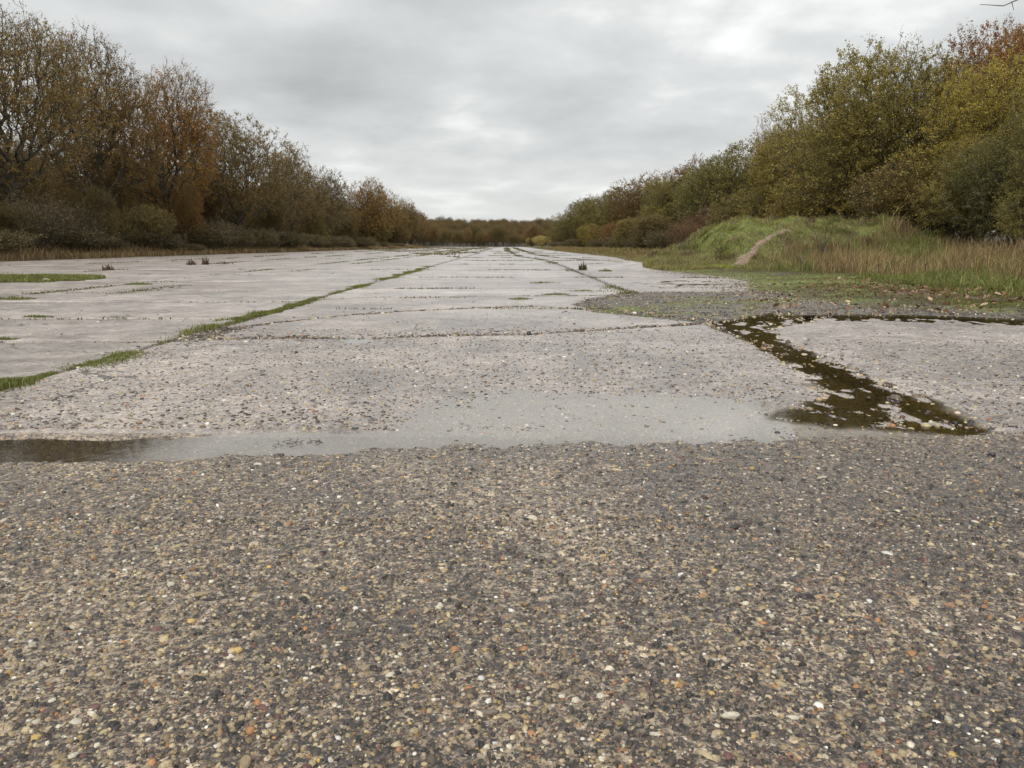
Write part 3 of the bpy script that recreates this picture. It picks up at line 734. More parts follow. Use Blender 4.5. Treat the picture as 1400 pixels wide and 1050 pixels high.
tuft('grass_tuft', 1232, 561, 26, 6, 'pale sparse grass tuft standing in the dark water of the flooded joint', 'grass tuft', n=120, asp=.4)
tuft('moss_clump', 919, 585, 24, 8, 'small dark moss clump standing in the shallow grey puddle', 'moss clump', cols=[(.03, .035, .012), (.06, .06, .02), (.10, .08, .04)], probs=(2, 1, 1), n=420, asp=.5, lean=1.0)
BRN = [(.13, .08, .05), (.17, .11, .06), (.08, .05, .035)]
for px, py, w, h, lb in ((149, 369, 13, 12, 'dead brown weed stump on the far left slabs, beside a thin post-like stem'), (141, 370, 3, 13, 'single thin dead stem left of the brown weed stump'),
                         (52, 384, 8, 15, 'dark dead weed standing up out of the green turf patch'), (262, 362, 16, 13, 'dead dock weed at the far left edge of the paving, left of its taller twin'),
                         (281, 362, 9, 18, 'tallest dead dock weed on the far left edge of the paving'), (305, 361, 30, 6, 'low dark weed clump right of the tall dead dock weeds')):
    tuft('dead_weed', px, py, w, h, lb, 'weed', cols=BRN, probs=(2, 1, 1), n=90 if w > 4 else 12, asp=.5, lean=.25)

def verge_left():
    N = 60000; y = 28 + 230 * rng.random(N) ** 1.7; x = XL - .3 - rng.random(N) ** 1.1 * 5.0 + .5 * fbm(y * .4, y * 0, 2, 121)
    k = y > -x * 1.35; x, y = x[k], y[k]; n = len(x); b = fbm(x * .3, y * .15, 3, 123)
    h = rng.uniform(.10, .48, n) * (1 + 1.2 * sst(0, 4, XL - x) * (1 + b)); 
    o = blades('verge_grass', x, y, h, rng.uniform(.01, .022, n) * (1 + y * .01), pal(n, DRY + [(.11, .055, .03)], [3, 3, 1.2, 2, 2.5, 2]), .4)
    tag(o, 'rough dry brown and green grass along the far left verge', 'grass', kind='stuff')
verge_left()
def verge_far_right():
    N = 42000; y = 30 + 180 * rng.random(N) ** 1.6; x = XR(y) + rng.random(N) ** .9 * (17 - XR(y)); k = (y > 35) | (x < 7); x, y = x[k], y[k]; n = len(x); b = fbm(x * .4, y * .2, 3, 171)
    o = blades('verge_grass', x, y, rng.uniform(.08, .34, n) * (1 + .8 * b) * (.5 + sst(0, 3, x - XR(y))), rng.uniform(.012, .025, n) * (1 + y * .012), pal(n, DRY + GREEN[:3], [2, 3, .5, 3, 2, 1.5, 1.5, 1]), .45)
    tag(o, 'rough brown green grass between the far runway and the right treeline', 'grass', kind='stuff')
verge_far_right()

def verge_right():
    # short mossy turf in front
    N = 90000; y = 8 + 19 * rng.random(N) ** 1.2; x = XR(y) + .02 + rng.random(N) ** 1.1 * (y * .72 - XR(y)).clip(.3, 9)
    k = fbm(x * 1.1, y * 1.1, 3, 131) + .5 * fbm(x * 6, y * 6, 2, 133) > -.25; x, y = x[k], y[k]; n = len(x)
    k = rng.random(n) < .35 + .65 * sst(0, 1.6, x - XR(y)); x, y = x[k], y[k]; n = len(x)
    h = rng.uniform(.012, .05, n) * (1 + .8 * sst(1, 4, x - XR(y))); 
    o = blades('mossy_turf', x, y, h, rng.uniform(.004, .010, n), pal(n, [(.13, .14, .03), (.19, .185, .04), (.085, .09, .026), (.20, .15, .07)], [3, 2, 3, 1.5]), .6)
    tag(o, 'short moss and turf spreading over the wet right edge of the paving', 'turf', kind='stuff')
    # tall tussocky growth behind it
    N = 52000; y = 14 + 15 * rng.random(N); x = 6.5 + rng.random(N) * 15
    a = sst(-.2, .8, x - np.interp(y, [14, 17, 20, 24, 27, 29], [9.2, 9.6, 8.6, 7.6, 9.0, 14.0]) + .9 * fbm(x * .6, y * .6, 3, 137))
    k = (rng.random(N) < a) & (x < y * .74 + .5); x, y = x[k], y[k]; n = len(x)
    b = fbm(x * .7, y * .7, 3, 139); t = fbm(x * 2.2, y * 2.2, 2, 141)
    h = rng.uniform(.12, .66, n) * (1 + .8 * b + .4 * t) * (.75 + .35 * sst(9, 13, x))
    c = pal(n, DRY, [3, 3, .8, 3, 1.5]); gcol = pal(n, GREEN, [3, 3, 2, 2]); m = (b < -.10)[:, None]; c = np.where(m, gcol, c) * (.55 + .9 * vnoise(x * 3.1, y * 2.4, 175))[:, None]
    o = blades('tall_grass', x, y, h.clip(.08), rng.uniform(.006, .018, n), c, .55)
    tag(o, 'tall dry brown grass growing between the mound and the right frame edge', 'grass', kind='stuff')
    # green leafy growth nearer, far right
    N = 16000; y = 11 + 7 * rng.random(N); x = 6.8 + rng.random(N) * 6; k = (x > 7.2 + (y - 11) * .12 + .8 * fbm(x, y, 2, 143)) & (x < y * .76); x, y = x[k], y[k]; n = len(x)
    o = blades('leafy_weeds', x, y, rng.uniform(.06, .26, n) * (1 + fbm(x * 1.3, y * 1.3, 2, 145)), rng.uniform(.008, .02, n), pal(n, GREEN + [(.20, .22, .07)], [4, 4, 2, 1, 1]), .7)
    tag(o, 'green leafy weeds and nettles in front of the tall dry grass', 'weeds', kind='stuff')
    # the mound's turf
    N = 110000; x = rng.uniform(4.5, 18, N); y = rng.uniform(24.5, 34, N); hb = Hbase(x, y); k = (hb > .18) | (x - XR(y) > .3); x, y = x[k], y[k]
    d = sdf(x, y, PPOLY); k = d > -.04 * rng.random(len(x)); x, y = x[k], y[k]; n = len(x)
    b = fbm(x * .55, y * .55, 3, 147); b2 = fbm(x * 1.7, y * 1.7, 2, 149)
    g1 = pal(n, [(.24, .265, .05), (.32, .335, .075), (.17, .185, .042)], [3, 2, 2]); g2 = pal(n, [(.28, .26, .10), (.22, .20, .07), (.16, .11, .06), (.36, .30, .16)], [3, 3, 2, 1])
    green = (b + .8 * b2 + .15 * rng.normal(0, 1, n) + .25 * np.exp(-((x - 13.2) / 2) ** 2) > -.02)
    c = np.where(green[:, None], g1, g2) * (.8 + .5 * vnoise(x * 2.5, y * 2.5, 173))[:, None]; h = np.where(green, rng.uniform(.03, .09, n), rng.uniform(.06, .20, n)) * (1 + .5 * b2)
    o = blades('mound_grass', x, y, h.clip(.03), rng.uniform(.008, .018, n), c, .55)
    tag(o, 'green and straw coloured grass covering the two humped mound', 'grass', kind='stuff')
    xs, ys_, hs_, cs_ = [], [], [], []
    for k in range(230):
        cx, cy = rng.uniform(5.5, 17.5), rng.uniform(27, 34)
        if Hbase(np.array([cx]), np.array([cy]))[0] < .3: continue
        m = int(rng.integers(50, 150)); q = rng.uniform(.08, .22); hh = rng.uniform(.10, .34)
        xs.append(cx + rng.normal(0, q, m)); ys_.append(cy + rng.normal(0, q, m)); hs_.append(hh * rng.uniform(.4, 1.1, m)); base = [(.30, .25, .12), (.15, .16, .05), (.14, .085, .05), (.20, .20, .06)][int(rng.integers(4))]
        cs_.append(np.array(base)[None] * rng.uniform(.6, 1.4, (m, 1)))
    x = np.concatenate(xs); y = np.concatenate(ys_); c = np.concatenate(cs_); h = np.concatenate(hs_); k = sdf(x, y, PPOLY) > .04; x, y, c, h = x[k], y[k], c[k], h[k]
    o = blades('rank_grass', x, y, h, rng.uniform(.010, .024, len(x)), c, .6)
    tag(o, 'taller rank grass tussocks and brown weeds scattered over the mound', 'grass', kind='stuff')

def hit(px, py):
    dx, dy, dz = ray(px, py); t = np.arange(5, 60, .05)
    x, y, z = dx * t, dy * t, CAMZ + dz * t; h = Hbase(x, y); i = np.argmax(z < h); return x[i], y[i]
pc = np.array([hit(*p) for p in PATH]); wpx = [24, 15, 11, 9, 8, 10, 6]
tn = np.gradient(pc, axis=0); tn /= np.linalg.norm(tn, axis=1)[:, None]; nm = np.stack([tn[:, 1], -tn[:, 0]], 1)
wd = np.array([w * .5 * p[1] / F for w, p in zip(wpx, pc)]) * 1.1
PPOLY = [tuple(a) for a in pc + nm * wd[:, None]] + [tuple(a) for a in (pc - nm * wd[:, None])[::-1]]
verge_right()
def dirt_path():
    m, nt, b = newmat('worn_sandy_soil'); geo = nd(nt, 'ShaderNodeNewGeometry')
    n = noise_(nt, geo.outputs['Position'], 7, 6, .7)
    nt.links.new(ramp(nt, n, [(.3, (.09, .062, .042)), (.6, (.28, .20, .14)), (.75, (.38, .30, .23))]), b.inputs['Base Color']); b.inputs['Roughness'].default_value = .8
    t = np.linspace(0, len(pc) - 1, 60); cx = np.interp(t, range(len(pc)), pc[:, 0]); cy = np.interp(t, range(len(pc)), pc[:, 1])
    nx_ = np.interp(t, range(len(pc)), nm[:, 0]); ny_ = np.interp(t, range(len(pc)), nm[:, 1]); w = np.interp(t, range(len(pc)), wd)
    u = np.linspace(-1, 1, 9); ww = w[:, None] * (1 + .35 * fbm(t[:, None] * 3 + 0 * u, (u > 0)[None] * 9. + 0 * t[:, None], 2, 151)) * u[None]
    ww = ww + w[:, None] * .9 * fbm(t[:, None] * 1.1 + 0 * u, 0 * ww + 5, 2, 155)
    X = cx[:, None] + nx_[:, None] * ww; Y = cy[:, None] + ny_[:, None] * ww
    Z = Hbase(X.ravel(), Y.ravel()).reshape(X.shape) + .03 * (1 - u[None] ** 4 * 1.6) + .015 * fbm(X * 6, Y * 6, 2, 153)
    o = mk('dirt_path', np.stack([X.ravel(), Y.ravel(), Z.ravel()], 1), quads=gridquads(9, 60), mat=m, smooth=True); tag(o, kind='structure')
dirt_path()

# ------------------------------------------------------------------ trees
def crown_points(r, n, h, rad, z0, lobes, flat_=1.0, shell=.6):
    pts = []
    cs = []
    for k in range(lobes):
        a = r.uniform(0, 2 * pi); q = r.uniform(.25, .62) * rad; zc = z0 + (h - z0) * r.uniform(.30, .78)
        cs.append((np.cos(a) * q, np.sin(a) * q, zc, rad * r.uniform(.40, .62), (h - z0) * r.uniform(.20, .34)))
    cs.append((0, 0, h - (h - z0) * .30, rad * .55, (h - z0) * .30)); cs.append((0, 0, z0 + (h - z0) * .45, rad * .8, (h - z0) * .38))
    w = np.array([c[3] ** 2 * c[4] for c in cs]); w /= w.sum()
    for c, m in zip(cs, r.multinomial(n, w)):
        d = r.normal(size=(m, 3)); d /= np.linalg.norm(d, axis=1)[:, None]; q = r.random(m) ** (1 / 3) * (1 - shell) + shell * r.random(m) ** .12 * 1
        q = np.clip(q, 0, 1.0)
        pts.append(np.array(c[:3])[None] + d * q[:, None] * np.array([c[3], c[3], c[4] * flat_])[None])
    p = np.concatenate(pts); p = p[(p[:, 2] > z0 * .8)]
    return p

def skeleton(r, pts, stems, bf=.35):
    """connects crown points to the trunk nodes, balancing wire length against path length"""
    nodes = [s for s in stems[0]]; par = [s for s in stems[1]]
    n0 = len(nodes); N = n0 + len(pts)
    P_ = np.zeros((N, 3)); P_[:n0] = nodes; par = np.concatenate([par, np.zeros(len(pts))]).astype(int); pl = np.zeros(N)
    for i in range(1, n0):
        if par[i] >= 0: pl[i] = pl[par[i]] + np.linalg.norm(P_[i] - P_[par[i]])
    base = P_[0]
    order = np.argsort(np.linalg.norm((pts - P_[n0 - 1]) * np.array([1, 1, 1.0]), axis=1))
    k = n0
    for i in order:
        d = np.linalg.norm(P_[:k] - pts[i], axis=1)
        below = (P_[:k, 2] > pts[i][2] + .25 * d)
        c = d + bf * pl[:k] + below * d * .5; c[0] += 5
        j = int(np.argmin(c)); P_[k] = pts[i]; par[k] = j; pl[k] = pl[j] + d[j]; k += 1
    return P_, par, pl

def tube(A, B, RA, RB, k):
    n = len(A); D = B - A; L = np.linalg.norm(D, axis=1)[:, None] + 1e-9; D = D / L
    up = np.where(np.abs(D[:, 2:3]) > .9, np.array([[1., 0, 0]]), np.array([[0, 0, 1.]])); U = np.cross(D, up); U /= np.linalg.norm(U, axis=1)[:, None]; W_ = np.cross(D, U)
    th = np.arange(k) / k * 2 * pi
    ring = np.cos(th)[None, :, None] * U[:, None] + np.sin(th)[None, :, None] * W_[:, None]
    V = np.concatenate([A[:, None] + ring * RA[:, None, None], B[:, None] + ring * RB[:, None, None]], 1).reshape(-1, 3)
    j = np.arange(k); j2 = (j + 1) % k; q = np.stack([j, j2, k + j2, k + j], 1)
    return V, (q[None] + (np.arange(n) * 2 * k)[:, None, None]).reshape(-1, 4)

def make_tree(name, seed, h, rad, z0, npts, lobes, nleaf, leafsz, twigs=3, twlen=.55, colors=((.09, .06, .02),), probs=(1,), stems=1, trunk_r=None, lowleaf=0.0, tipr=.006, bf=.6, leaftop=1.0, shell=.55, twr=.0055, lobev=0):
    r = np.random.default_rng(seed)
    nodes = [(0, 0, -.15)]; par = [-1]
    for s in range(stems):
        a = r.uniform(0, 2 * pi); prev = 0; sp_ = 0 if stems == 1 else rad * .35; top = z0 + (h - z0) * (.28 if stems == 1 else .2)
        x_, y_ = 0., 0.
        m = 7
        for k in range(1, m):
            t = k / (m - 1); nodes.append((cos(a) * sp_ * t + r.normal(0, .05 * rad / 3), sin(a) * sp_ * t + r.normal(0, .05 * rad / 3), top * t)); par.append(prev); prev = len(nodes) - 1
    pts = crown_points(r, npts, h, rad, z0, lobes, shell=shell)
    Pn, par, pl = skeleton(r, pts, (nodes, par), bf)
    N = len(Pn)
    # wobble long spans by inserting mid points
    R = np.zeros(N); kids = np.zeros(N, int)
    for i in range(1, N): kids[par[i]] += 1
    acc = np.where(kids == 0, tipr ** 2.3, 0.0)
    order = np.argsort(-pl)
    for i in order:
        if par[i] >= 0 and i > 0: acc[par[i]] += acc[i]
    R = acc ** (1 / 2.3); R = np.maximum(R, tipr)
    ii = np.arange(1, N); A = Pn[par[ii]]; B = Pn[ii]; RB = R[ii]; RA = np.minimum(R[par[ii]], RB * 1.5)
    M = (A + B) / 2 + r.normal(size=A.shape) * np.linalg.norm(B - A, axis=1)[:, None] * .09; RM = (RA + RB) / 2
    Vs, Qs, off = [], [], 0
    big = RB > .05
    for sel, k in ((big, 7), (~big, 3)):
        for a_, b_, ra, rb in ((A, M, RA, RM), (M, B, RM, RB)):
            v, q = tube(a_[sel], b_[sel], ra[sel], rb[sel], k); Vs.append(v); Qs.append(q + off); off += len(v)
    root = empty(name)
    tr = mk('trunk', np.concatenate(Vs), quads=np.concatenate(Qs), mat=M_BARK, parent=root, smooth=True)
    # fine twigs
    src = np.where(R < .03)[0]; T0 = np.repeat(Pn[src], twigs, 0); Tm = Pn[par[src]]
    dirv = np.repeat(Pn[src] - Tm, twigs, 0); dirv /= np.linalg.norm(dirv, axis=1)[:, None] + 1e-9
    outw = T0 - np.array([0, 0, z0 + (h - z0) * .35]); outw /= np.linalg.norm(outw, axis=1)[:, None]
    d = dirv * .55 + outw * .55 + r.normal(size=T0.shape) * .55 + np.array([0, 0, .15]); d /= np.linalg.norm(d, axis=1)[:, None]
    ln = twlen * r.uniform(.4, 1.3, len(T0)); T1 = T0 + d * ln[:, None]; T1m = T0 + d * ln[:, None] * .5 + r.normal(size=T0.shape) * ln[:, None] * .08
    v1, q1 = tube(T0, T1m, np.full(len(T0), twr), np.full(len(T0), twr * .75), 3); v2, q2 = tube(T1m, T1, np.full(len(T0), twr * .75), np.full(len(T0), twr * .3), 3)
    mk('twigs', np.concatenate([v1, v2]), quads=np.concatenate([q1, q2 + len(v1)]), mat=M_BARK, parent=root)
    # leaves
    if nleaf:
        k = r.integers(0, len(T0), nleaf * 2)
        keep = r.random(len(k)) < np.clip(.25 + leaftop * (1 - (T0[k, 2] - z0) / (h - z0)), .05, 1) if leaftop != 1.0 else np.ones(len(k), bool)
        clump = vnoise(T0[k, 0] * .9 + T0[k, 2] * .7, T0[k, 1] * .9 + T0[k, 2] * .5, seed)
        keep &= r.random(len(k)) < .25 + 1.3 * clump ** 1.5; k = k[keep][:nleaf]; n = len(k)
        t = r.uniform(.1, 1.05, n)[:, None]; c = T0[k] * (1 - t) + T1[k] * t + r.normal(size=(n, 3)) * .045
        u = r.normal(size=(n, 3)); u /= np.linalg.norm(u, axis=1)[:, None]; w = np.cross(u, r.normal(size=(n, 3))); w /= np.linalg.norm(w, axis=1)[:, None]
        s = leafsz * r.uniform(.6, 1.3, n)[:, None]
        V = np.stack([c - u * s * .5, c + w * s * .33, c + u * s * .55, c - w * s * .33], 1).reshape(-1, 3)
        q = np.arange(n * 4).reshape(-1, 4)
        p = np.array(probs, float); cc = np.array(colors)[r.choice(len(colors), n, p=p / p.sum())]
        patch = vnoise(c[:, 0] * .7 + 9, c[:, 2] * .7 + c[:, 1] * .6, seed + 5)[:, None]
        cc = cc * r.uniform(.65, 1.35, (n, 1)) * (.75 + .5 * patch)
        mk('crown', V, quads=q, mat=M_LEAF, parent=root, col=np.repeat(cc, 4, 0))
    root['h'] = h; root['r'] = rad
    return root

BROWN = [(.34, .21, .068), (.26, .17, .05), (.40, .25, .09), (.23, .185, .05)]
RUST = [(.32, .20, .062), (.25, .17, .055), (.21, .165, .055), (.40, .26, .09)]
OLIVE = [(.38, .31, .078), (.31, .255, .066), (.46, .36, .092), (.25, .21, .06)]
DGREEN = [(.23, .205, .055), (.17, .165, .05), (.32, .26, .075)]
BRAM = [(.12, .105, .042), (.17, .125, .05), (.26, .165, .07), (.085, .08, .035)]

T = {}
T['oak_bare'] = make_tree('oak_tree', 1, 14, 5.6, 3.0, 2800, 10, 46000, .095, 3, .60, BROWN, (3, 3, 1, 3), trunk_r=.3, leaftop=.9, tipr=.011, twr=.007)
T['oak_bare2'] = make_tree('oak_tree', 2, 13, 5.0, 2.6, 2500, 9, 52000, .095, 3, .55, BROWN, (3, 3, 2, 2), leaftop=.95, tipr=.011, twr=.007)
T['oak_full'] = make_tree('oak_tree', 3, 12, 5.2, 1.5, 2500, 10, 62000, .10, 3, .5, RUST, (2, 3, 3, 1), tipr=.009)
T['oak_dusk'] = make_tree('oak_tree', 4, 12, 4.6, 1.2, 2300, 9, 54000, .10, 3, .55, [(.27, .18, .065), (.20, .145, .05), (.32, .215, .08)], (1, 1, 1), tipr=.009)
T['ash'] = make_tree('ash_tree', 5, 9, 3.9, .6, 2500, 11, 80000, .072, 3, .42, OLIVE, (3, 3, 2, 2), stems=6, tipr=.007)
T['ash2'] = make_tree('ash_tree', 6, 9, 3.4, .5, 2200, 10, 66000, .072, 3, .42, OLIVE, (3, 3, 1, 3), stems=5, tipr=.007)
T['hawthorn'] = make_tree('hawthorn_tree', 7, 6.5, 3.2, .3, 1800, 9, 44000, .072, 3, .38, DGREEN, (3, 3, 1), stems=5, tipr=.006)
T['shrub'] = make_tree('scrub_bush', 8, 3.6, 2.3, .1, 1300, 8, 22000, .075, 3, .30, [(.26, .20, .07), (.19, .16, .06), (.34, .25, .09)], (1, 1, 1), stems=7, tipr=.005)
T['bare_bush'] = make_tree('bare_bush', 9, 4.2, 2.3, .2, 700, 7, 5500, .08, 3, .38, [(.26, .20, .10), (.20, .14, .07)], (1, 1), stems=8, tipr=.005)
T['bramble'] = make_tree('bramble_thicket', 10, 1.5, 2.6, .05, 1000, 9, 15000, .075, 3, .30, BRAM, (3, 3, 1.4, 2), stems=8, tipr=.004)
for k, o in T.items(): o['first'] = 1

def tree(kind, x, y, h, label, cat, tint=(1, 1, 1), wide=1.0, group=None, rot=None, sink=.0, name=None):
    src = T[kind]
    if src.get('first'): o = src; del src['first']
    else: o = copy_tree(src); o.name = name or src.name.split('.')[0]
    h0 = src['h']; s = h / h0
    o.location = (x, y, float(Hbase(np.array([x]), np.array([y]))[0]) - sink); o.scale = (s * wide, s * wide, s)
    o.rotation_euler = (0, 0, rng.uniform(0, 6.28) if rot is None else rot)
    v = rng.uniform(.88, 1.12)
    for ch in o.children:
        if ch.name.startswith('crown'): ch.color = (tint[0] * v, tint[1] * v, tint[2] * v, 1)
    tag(o, label, cat, group); return o

def by_px(px, X, top):
    y = X * F / (px - 693); return X, y, .8 + (HOR - top) / F * y
GL = 'autumn trees of the left treeline'; GR = 'autumn trees of the right treeline'
for px, X, top, kind, tint, wide, label in (
        (-95, -30, 85, 'oak_bare', (1, 1, 1), 1.0, 'oak with thinning brown crown cut off by the left frame edge'),
        (42, -31, 30, 'oak_bare', (1, 1, 1), 1.0, 'tallest nearly bare oak with spreading dark limbs, at the far left'),
        (158, -32, 92, 'oak_bare2', (.95, .9, .85), 1.0, 'half bare brown oak between the tallest oak and the next oak right'),
        (240, -31, 124, 'oak_bare2', (1.15, .95, .8), 1.0, 'oak with open russet top, left of the dense rounded rust coloured oak'),
        (338, -30.5, 166, 'oak_full', (1, 1, 1), 1.12, 'broad dense rust coloured oak with a visible forked trunk on the left side'),
        (405, -31, 210, 'oak_dusk', (.95, .95, 1), .9, 'dull brown oak just right of the broad rust coloured oak'),
        (452, -31, 238, 'oak_dusk', (.8, .85, .9), 1.0, 'grey brown tree behind the small yellow tree in the left treeline'),
        (500, -31, 252, 'oak_full', (1.15, .95, .7), 1.0, 'orange brown tree with lobed crown in the middle of the left treeline'),
        (532, -31, 262, 'oak_full', (1.1, 1.0, .8), .9, 'second orange brown tree, just right of the lobed one'),
        (556, -31, 276, 'oak_dusk', (1, 1, 1), 1.0, 'dark brown tree where the left treeline drops towards the runway end')):
    tree(kind, *by_px(px, X, top), label, 'tree', tint, wide, GL)
# smaller growth in front of the oaks
for px, X, top, kind, tint, wide, label in (
        (438, -28.5, 285, 'ash2', (.9, .88, .8), .85, 'small yellow green tree standing in front of the left treeline'),
        (262, -29, 262, 'oak_full', (1.15, .98, .75), .8, 'small orange leaved oak sapling under the russet topped oak'),
        (60, -28.5, 268, 'bare_bush', (1, 1, 1), 1.3, 'pale twiggy bare bush under the tallest oak'),
        (108, -28.5, 275, 'bare_bush', (.75, .72, .65), 1.3, 'dark twiggy bush right of the pale bare bush at left'),
        (150, -28.8, 262, 'ash2', (.62, .55, .6), .9, 'thin stemmed olive brown bush at the foot of the half bare oak'),
        (205, -28.6, 286, 'shrub', (.78, .76, .66), 1.1, 'yellowish green bush between the oak trunks on the left'),
        (10, -29.4, 290, 'shrub', (.65, .65, .6), 1.3, 'dull green bush at the left frame edge under the oaks'),
        (300, -29, 298, 'bare_bush', (1, 1, 1), 1.2, 'grey bush left of the forked trunk of the broad oak'),
        (375, -29.4, 272, 'ash2', (.62, .52, .6), .9, 'brown bush right of the forked trunk of the broad oak'),
        (480, -29.4, 290, 'ash2', (.68, .58, .6), .9, 'brown bush right of the small yellow green tree'),
        (515, -29, 302, 'shrub', (1.0, .95, .7), 1.1, 'yellow brown bush below the orange brown trees'),
        (545, -29, 308, 'shrub', (1, .9, .8), 1.2, 'dull brown bush below the dark tree near the end of the left treeline')):
    tree(kind, *by_px(px, X, top), label, 'tree' if kind in ('ash2', 'oak_full') else 'bush', tint, wide, 'undergrowth of the left treeline')
yy = 36.0; i = 0
BL = ['dark bramble thicket at the foot of the left treeline, nearest to the left frame edge', 'dark bramble thicket under the tallest oak', 'dark bramble thicket in front of the half bare oak']
while yy < 210:
    b = tree('bramble', -28.8 + rng.normal(0, .8), yy, rng.uniform(.7, 2.3), BL[i] if i < 3 else 'dark bramble thicket along the foot of the left treeline, beyond the half bare oak', 'bramble', (1, 1, 1), rng.uniform(.8, 1.6), 'brambles along the left treeline')
    yy += 4.2 + yy * .022; i += 1
# left treeline running into the distance
yy = 235.0
while yy < 345:
    tree(['oak_full', 'oak_dusk', 'oak_bare2'][i % 3], -31 + rng.normal(0, 1), yy, rng.uniform(10.5, 12.5) * (1 if yy < 300 else .8), 'distant autumn tree where the left treeline meets the runway end', 'tree', (1, rng.uniform(.85, 1.05), .9), 1.0, 'far trees of the left treeline')
    yy += 13; i += 1

for px, X, top, kind, tint, wide, label in (
        (1475, 17.5, 95, 'ash', (.85, .9, .9), 1.0, 'olive green tree cut off by the right frame edge'),
        (1390, 22, 38, 'oak_dusk', (1.15, .88, .8), .9, 'reddish brown oak rising highest at the right frame edge'),
        (1325, 22.5, 62, 'oak_dusk', (1.2, .8, .7), .9, 'dark russet topped oak behind the olive trees at right'),
        (1385, 17.5, 180, 'hawthorn', (.8, .85, .9), 1.0, 'grey green hawthorn behind the tall dry grass at right'),
        (1305, 18.3, 122, 'ash2', (1.15, 1.1, .8), 1.1, 'brightest yellow topped ash right of the big olive tree'),
        (1215, 18, 94, 'ash', (1, 1, 1), 1.25, 'biggest domed olive yellow tree, right behind the mound'),
        (1150, 18.2, 132, 'ash2', (1, .98, 1), 1.2, 'olive tree forming the left shoulder of the big domed tree'),
        (1098, 17.9, 185, 'ash', (1.05, 1.02, .9), 1.2, 'low yellowish ash spreading above the left hump of the mound'),
        (1060, 20.5, 170, 'oak_bare', (1, .9, .9), .8, 'bare grey crowned tree poking up left of the big domed tree'),
        (1022, 19, 203, 'hawthorn', (1.0, .92, .8), 1.35, 'dark green brown thorn tree with russet top left of the bare crown'),
        (985, 18, 220, 'hawthorn', (.75, .82, .8), 1.35, 'darkest green tree of the right treeline, above the left mound foot'),
        (945, 19.5, 226, 'oak_dusk', (1, .88, .8), 1.25, 'brown crowned tree behind the dark green trees on the right'),
        (915, 17, 250, 'ash2', (.85, .88, .8), 1.35, 'dull olive tree in the middle of the right treeline'),
        (880, 18.5, 244, 'oak_dusk', (1, .9, .8), 1.4, 'long brown crowned oak rising behind the middle of the right treeline'),
        (850, 16.6, 262, 'ash2', (.62, .62, .64), 1.5, 'rounded greyish olive tree, half way along the right treeline'),
        (815, 16.2, 270, 'ash', (.70, .71, .68), 1.5, 'yellow green edged tree near the far end of the right treeline'),
        (790, 16, 278, 'ash2', (.6, .62, .62), 1.5, 'darker rounded tree left of the yellow green edged one'),
        (770, 15.6, 294, 'ash2', (.72, .72, .7), 1.5, 'last rounded tree at the end of the right treeline')):
    tree(kind, *by_px(px, X, top), label, 'tree', tint, wide, GR)
for px, X, top, kind, tint, wide, label in (
        (930, 11.5, 300, 'bare_bush', (1.2, .8, .7), 1.1, 'dark brown thorny bush at the left foot of the mound'),
        (965, 14, 285, 'bare_bush', (1.1, .7, .6), 1.2, 'reddish brown bush behind the left slope of the mound'),
        (1150, 16.5, 235, 'shrub', (1.1, 1.05, .7), 1.2, 'olive bush between the mound and the big domed tree'),
        (1010, 15.5, 268, 'shrub', (.85, .88, .7), 1.2, 'dark green bush above the left hump of the mound'),
        (1085, 15.5, 262, 'shrub', (1, .95, .7), 1.2, 'olive brown bush above the worn path on the mound'),
        (1235, 16.6, 252, 'shrub', (1, .95, .8), 1.2, 'dark olive bush behind the right hump of the mound'),
        (1320, 17, 215, 'ash2', (.9, .88, .8), 1.2, 'low olive ash right of the mound'),
        (1410, 16.4, 210, 'ash2', (.75, .78, .8), 1.1, 'low dull ash at the right frame edge behind the dry grass'),
        (895, 14.5, 295, 'shrub', (.8, .75, .7), 1.2, 'brown bush at the far side of the mound foot'),
        (868, 14.0, 300, 'shrub', (.9, .9, .7), 1.2, 'olive bush under the greyish olive tree'),
        (838, 14, 305, 'shrub', (1.0, .68, .62), 1.0, 'purplish red bush low in the right treeline'),
        (806, 14, 308, 'shrub', (1.3, 1.25, .7), .9, 'small bright yellow bush low in the right treeline')):
    tree(kind, *by_px(px, X, top), label, 'bush' if kind != 'hawthorn' else 'tree', tint, wide, 'undergrowth of the right treeline')
yy = 30.0; i = 0
while yy < 240:
    tree('bramble', 15.2 + (yy < 40) * 1.6 + rng.normal(0, .3), yy + 4, rng.uniform(1.1, 1.9), 'dark bramble thicket at the foot of the right treeline beyond the mound', 'bramble', (1, 1, 1), rng.uniform(1.0, 1.3), 'brambles along the right treeline')
    yy += 4.5 + yy * .03; i += 1

# trees across the end of the runway
rt = random.Random(4)
FL = ['dull brown tree across the runway end, in front of the wooded ridge', 'yellow olive tree across the runway end, in front of the wooded ridge', 'grey bare tree across the runway end, in front of the wooded ridge']
for i in range(26):
    k = rt.choice([0, 0, 1, 2]); px = 575 + i * 8.2 + rt.uniform(-3, 3); y = rt.uniform(350, 420); top = rt.uniform(306, 322)
    tree(['oak_dusk', 'ash', 'oak_bare2'][k], (px - 693) / F * y, y, .8 + (HOR - top) / F * y, FL[k], 'tree', [(1.1, .95, .9), (.62, .60, .62), (1, 1, 1)][k], rt.uniform(.9, 1.2), 'trees across the end of the runway')
tree('shrub', *by_px(740, 12.5, 323), 'pale straw green rounded bush at the far right corner of the runway', 'bush', (1.9, 2.0, 1.9), 1.4)
tree('shrub', *by_px(727, 11.5, 325), 'second pale rounded bush, left of the other at the far runway corner', 'bush', (1.8, 1.8, 1.7), 1.3)

